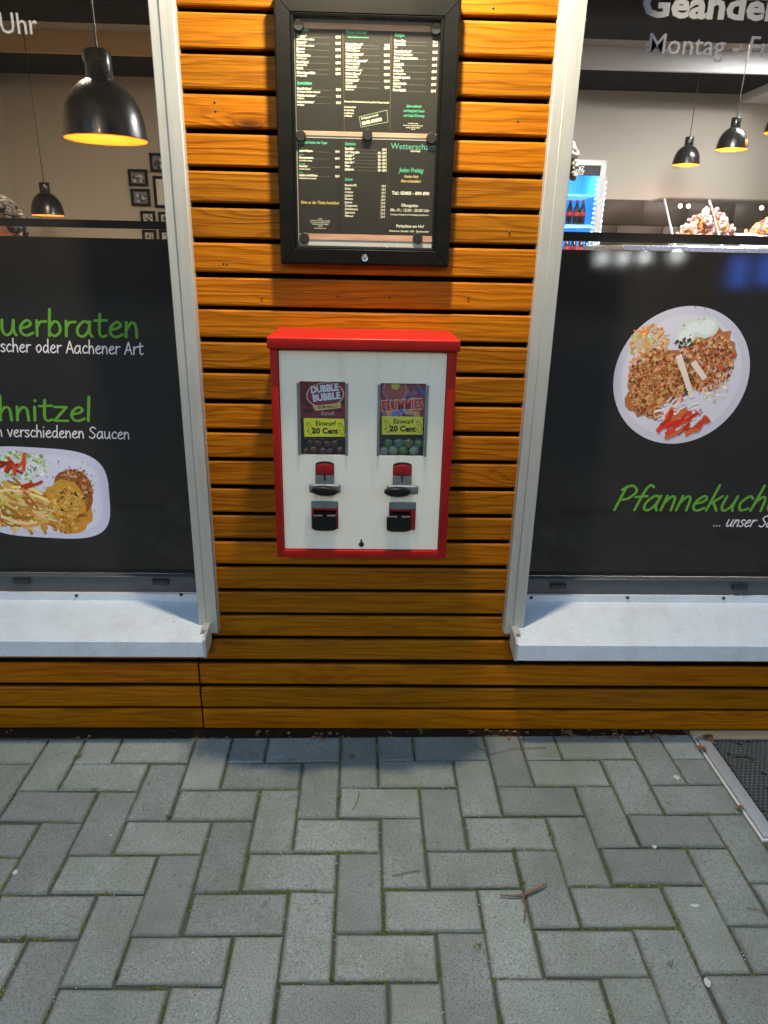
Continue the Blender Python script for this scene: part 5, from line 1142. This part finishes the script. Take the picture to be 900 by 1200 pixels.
def heap(px0_, px1_, pyt, pyb, name, label, mats, rings, Y=CY+.28):
    a, b = WP(px0_, pyb, Y), WP(px1_, pyt, Y); e = empty(name, ((a.x+b.x)/2, Y, a.z), label, 'food'); r3 = random.Random(int(px0_)); w, h = b.x-a.x, b.z-a.z
    MB().bbox(a.x-.02, b.x+.02, Y-.12, Y+.16, zt-.009, a.z, .006, 1).build('tray', 'steel2', e)
    ms_ = [MB() for _ in mats]
    for k in range(rings):
        u = r3.uniform(-1, 1); hh = max(0, 1-abs(u)**2.2)*r3.random()**.7; c = Vector((a.x+w*(.5+.46*u), Y+r3.uniform(-.1, .1)*(1.1-hh), a.z+.01+h*.92*hh)); rad = r3.uniform(.018, .034)
        n1 = Vector((r3.gauss(0, 1), r3.gauss(0, 1)-1, r3.gauss(0, 1))).normalized(); u1 = n1.orthogonal().normalized(); v1 = n1.cross(u1); span = r3.uniform(3.5, 6.0)
        ms_[r3.randrange(len(mats))].tube([c+(u1*math.cos(t)+v1*math.sin(t)*.75)*rad for t in [span*q/9 for q in range(10)]], rad*r3.uniform(.28, .42), 6)
    for m_, mt_ in zip(ms_, mats): m_.build('food_heap', mt_, e)['kind'] = 'stuff'
fp = plain('pink_food', (.62, .32, .32), .4, var=.3, scale=80); fw = plain('pale_food', (.66, .56, .56), .4, var=.2, scale=80); fo_ = plain('orange_food', (.6, .2, .06), .4, var=.3, scale=80); fd = plain('red_food', (.45, .07, .04), .4, var=.3, scale=80)
heap(799, 860, 247, 275, 'food_tray', 'heaped pink and white food rings in the counter display', [fp, fw, fp, fo_], 150)
heap(878, 960, 252, 276, 'food_tray', 'heaped orange food at the right end of the counter display', [fo_, fo_, fw, fd], 170, CY+.3)
a, b = WP(866, 276, CY+.12), WP(905, 262, CY+.12)
pp = MB().prism([(CY+.06, zt-.004), (CY+.065, zt-.006), (CY+.25, zt+.085), (CY+.245, zt+.087)], 'x', a.x, a.x+.6).build('reflection_board', 'clothw'); tag(pp, 'pale slanted board standing in for the glass reflection in the counter display', 'board')  # reflection on the display glass, built as a pale slanted board

# ------------------------------------------------------------------ people inside
def person(name, head, face, label, seated, hair, top, glasses=False, arm=False, style=0, off=(0, 0, 0)):
    """head: centre of the head; face: unit xy direction; one continuous body, hair and glasses as parts"""
    fz = Vector((face[0], face[1], 0)).normalized(); sd_ = Vector((-fz.y, fz.x, 0)); e = empty(name, (head.x, head.y, 0), label, 'person')
    m = MB()
    def cap(a, b, r0, r1, n=6):
        a, b = Vector(a), Vector(b)
        for k in range(n+1): q = a.lerp(b, k/n); m.ball(q, r0+(r1-r0)*k/n, seg=12)
    H = head; nk = H-Vector((0, 0, .14))+Vector(off)*.35; sh = H-Vector((0, 0, .25))+Vector(off); hip = sh-Vector((0, 0, .52))
    m.ball(H+Vector((0, 0, .015)), .098, seg=20, sx=.86, sy=.95, sz=1.16); m.ball(H+fz*.03-Vector((0, 0, .055)), .065, seg=16, sz=1.1)
    cap(H-Vector((0, 0, .07)), sh+Vector((0, 0, .04)), .055, .068); m.ball(H+fz*.105-Vector((0, 0, .015)), .016, seg=10, sz=1.5); 
    for s_ in (-1, 1): m.ball(H+sd_*.086*s_-fz*.005-Vector((0, 0, .01)), .022, seg=10, sz=1.4); m.ball(H+fz*.092+sd_*.034*s_+Vector((0, 0, .028)), .016, seg=8)
    m.ball(H+fz*.092-Vector((0, 0, .062)), .018, seg=8, sz=.7)
    cap(sh+sd_*.16, sh-sd_*.16, .075, .075); cap(sh-Vector((0, 0, .05)), hip, .15, .145, 8); cap(sh+sd_*.07-Vector((0, 0, .1)), hip+sd_*.06, .12, .125, 8); cap(sh-sd_*.07-Vector((0, 0, .1)), hip-sd_*.06, .12, .125, 8)
    for s_ in (-1, 1):
        s0 = sh+sd_*.18*s_
        if arm: el_ = s0+fz*.12-Vector((0, 0, .22)); ha = H+fz*.17+sd_*.06*s_-Vector((0, 0, .10))
        else: el_ = s0-Vector((0, 0, .29))+sd_*.03*s_; ha = el_+fz*.1-Vector((0, 0, .24))
        cap(s0, el_, .058, .045); cap(el_, ha, .043, .03); m.ball(ha, .042, seg=12, sz=1.1)
        dn = (ha-el_).normalized()
        for k in range(4):
            f0 = ha+dn*.03+fz*.0+sd_*(k-1.5)*.019; f1 = f0+dn*.035; f2 = f1+(dn*.4-sd_*.6*s_).normalized()*.03; cap(f0, f1, .0105, .01, 3); cap(f1, f2, .01, .009, 3)
        cap(ha-sd_*.03*s_, ha-sd_*.05*s_+dn*.035, .012, .01, 3)
        h0 = hip+sd_*.09*s_; kn = h0+(fz*.42 if seated else Vector((0, 0, -.42))); ft = Vector((kn.x, kn.y, .06)); cap(h0, kn, .085, .06, 8); cap(kn, ft, .058, .042, 8); cap(ft, ft+fz*.16-Vector((0, 0, .02)), .042, .032, 5)
    o = m.build('body', 'skin', e); md = o.modifiers.new('r', 'REMESH'); md.mode = 'VOXEL'; md.voxel_size = .011; md.use_smooth_shade = True
    s2 = o.modifiers.new('s', 'SMOOTH'); s2.iterations = 4; s2.factor = .5
    dg = bpy.context.evaluated_depsgraph_get(); me = bpy.data.meshes.new_from_object(o.evaluated_get(dg)); o.modifiers.clear(); o.data = me; me.materials.clear()
    for q in ('skin', top, 'cloth'): me.materials.append(M[q])
    for p_ in me.polygons:
        c_ = p_.center; z = c_.z; lat = (c_-H).dot(sd_); p_.use_smooth = True
        p_.material_index = 0 if z > nk.z-.035 else 1
        if z < hip.z-.02: p_.material_index = 2
        if arm and (c_-(H+fz*.17-Vector((0, 0, .1)))).length < .13: p_.material_index = 0
    hr = MB(); r4 = random.Random(9)
    for k in range(150):
        t = r4.uniform(0, 6.283); ph = r4.uniform(.0, 1.45)
        d = fz*math.cos(t)*math.sin(ph)+sd_*math.sin(t)*math.sin(ph)+Vector((0, 0, math.cos(ph)))
        if d.dot(fz) > .55 and d.z < .72: continue
        q = H+Vector((0, 0, .02))+Vector((d.x*.09, d.y*.095, d.z*.116)); hr.ball(q, r4.uniform(.016, .026), seg=8)
    for k in range(90 if style else 50):
        t = r4.uniform(1.25, 5.03); d = fz*math.cos(t)+sd_*math.sin(t); q = H+d*.09+Vector((0, 0, r4.uniform(-.16 if style else -.06, .06))); hr.ball(q, r4.uniform(.016, .026), seg=8)
    hr.build('hair', hair, e)
    if glasses:
        gm = MB()
        for s_ in (-1, 1):
            c = H+fz*.108+sd_*.036*s_+Vector((0, 0, .026)); gm.tube([c+sd_*.027*math.cos(t)+Vector((0, 0, .021*math.sin(t))) for t in [6.2832*k/12 for k in range(13)]], .0028, 6); gm.tube([c+sd_*.027*s_, H+sd_*.094*s_+Vector((0, 0, .02))], .0025, 6)
        gm.tube([H+fz*.11+sd_*.01+Vector((0, 0, .03)), H+fz*.11-sd_*.01+Vector((0, 0, .03))], .0025, 6); gm.build('glasses', 'cap', e)
    return e
hp = DP(4, 270, 3.35)
person('person', hp, (-.35, -.94), 'seated person with dark hair and glasses at left photo edge', True, 'haird', 'cloth', True, True, 1)
ph = MB().bbox(-.038, .038, -.005, .005, -.075, .075, .004, 2)
o = ph.build('mobile_phone', 'case'); q = hp+Vector((-.35, -.94, 0))*.20-Vector((0, 0, .07)); o.location = q; o.rotation_euler = (R(-25), R(35), R(-20)); tag(o, 'dark mobile phone held by the seated person at left edge', 'phone')
hp = DP(654, 193, 3.9)
person('person', hp, (-.55, -.83), 'standing person with curly grey hair half hidden by the right window strip', False, 'hairg', 'cloth', False, False, 0, (-.28, .04, 0))

# ------------------------------------------------------------------ across the street: what mirrors in the film, and an unseen lamp added to light the front
SYF = -13.0
sh = empty('opposite_building', (4, SYF-8, 0), 'dark building across the street, mirrored faintly in the right film', 'building')
MB().box(-16, 26, SYF-14, SYF-8, -.02, 9.0).build('facade', plain('dark_render', (.07, .065, .06), .9), sh)
MB().prism([(SYF-14.3, 9.0), (SYF-7.7, 9.0), (SYF-11, 11.2)], 'x', -16.2, 26.2).build('roof', plain('dark_roof', (.04, .03, .028), .9), sh)
gl = emis('globe_glow', (.95, 1, .97), 4)
for k, (px, py) in enumerate(((706, 302), (730, 302), (755, 301), (793, 299))):
    p = RP(px, py, GY, SYF); e = empty('bollard_lamp', (p.x, p.y, -.03), ('first', 'second', 'third', 'fourth')[k]+' white lamp glow from the left mirrored at the top of the right film', 'lamp', 'bollard lamps across the street')
    MB().ball(p, .12, seg=18).build('globe', gl, e); MB().lathe([(.07, -.0295), (.07, .02), (.045, .03), (.04, p.z-.1), (.06, p.z-.09)], (p.x, p.y, 0), 18).build('post', 'case', e)
for n_, (px, py, px2, py2, s_) in enumerate(((858, 302, 872, 336, .42), (892, 300, 960, 335, .42))):
    a, b = RP(px, py, GY, SYF-7.9), RP(px2, py2, GY, SYF-7.9); z0_ = max(.05, min(a.z, b.z)); e = empty('lit_sign', ((a.x+b.x)/2, SYF-7.9, z0_), ('narrow' if n_ == 0 else 'wide')+' blue lit sign across the street mirrored in the right film', 'sign')
    x0_, x1_ = min(a.x, b.x), max(a.x, b.x); z1_ = max(a.z, b.z, z0_+.9)
    MB().box(x0_, x1_, SYF-7.9, SYF-7.85, z0_, z1_).build('sign_face', emis('blue_sign_glow', (.05, .16, .75), s_*4), e); MB().box(x0_-.05, x1_+.05, SYF-7.999, SYF-7.901, z0_-.05, z1_+.05).build('sign_case', 'case', e)
sp_ = Vector((-.5, -12.0, 6.3)); stl = empty('fill_street_lamp', (sp_.x, sp_.y-.8, -.03), 'tall unseen street lamp added behind the viewer to light the shop front', 'lamp')  # lamp added out of view for frontal light on the shop
MB().lathe([(.11, -.029), (.11, .5), (.07, .55), (.05, 6.3), (0, 6.31)], (sp_.x, sp_.y-.8, 0), 16).build('pole', 'case', stl)
MB().tube([(sp_.x, sp_.y-.8, 6.25), (sp_.x, sp_.y-.4, 6.42), (sp_.x, sp_.y, 6.42)], .035, 10).build('arm', 'case', stl)
MB().bbox(sp_.x-.14, sp_.x+.14, sp_.y-.3, sp_.y+.3, 6.36, 6.46, .02, 2).build('lamp_head', 'case', stl); MB().box(sp_.x-.11, sp_.x+.11, sp_.y-.26, sp_.y+.26, 6.352, 6.359).build('lens', emis('street_lens', (1, .8, .5), 6), stl)
l = bpy.data.lights.new('fill_street_light', 'SPOT'); l.energy = 250; l.color = (1, .76, .46); l.spot_size = R(170); l.spot_blend = .3; l.shadow_soft_size = .35
lo5 = bpy.data.objects.new('fill_street_light', l); COL.objects.link(lo5); lo5.location = sp_; lo5.rotation_euler = (R(35), 0, 0); lo5.parent = stl; lo5.matrix_parent_inverse = Matrix.Translation(-Vector(stl.location))
print('pavers', npv, 'zc', zc2, zc3, Ys, Yb, 'fridge', fzt, 'tiles', tz, 'counter', zt)
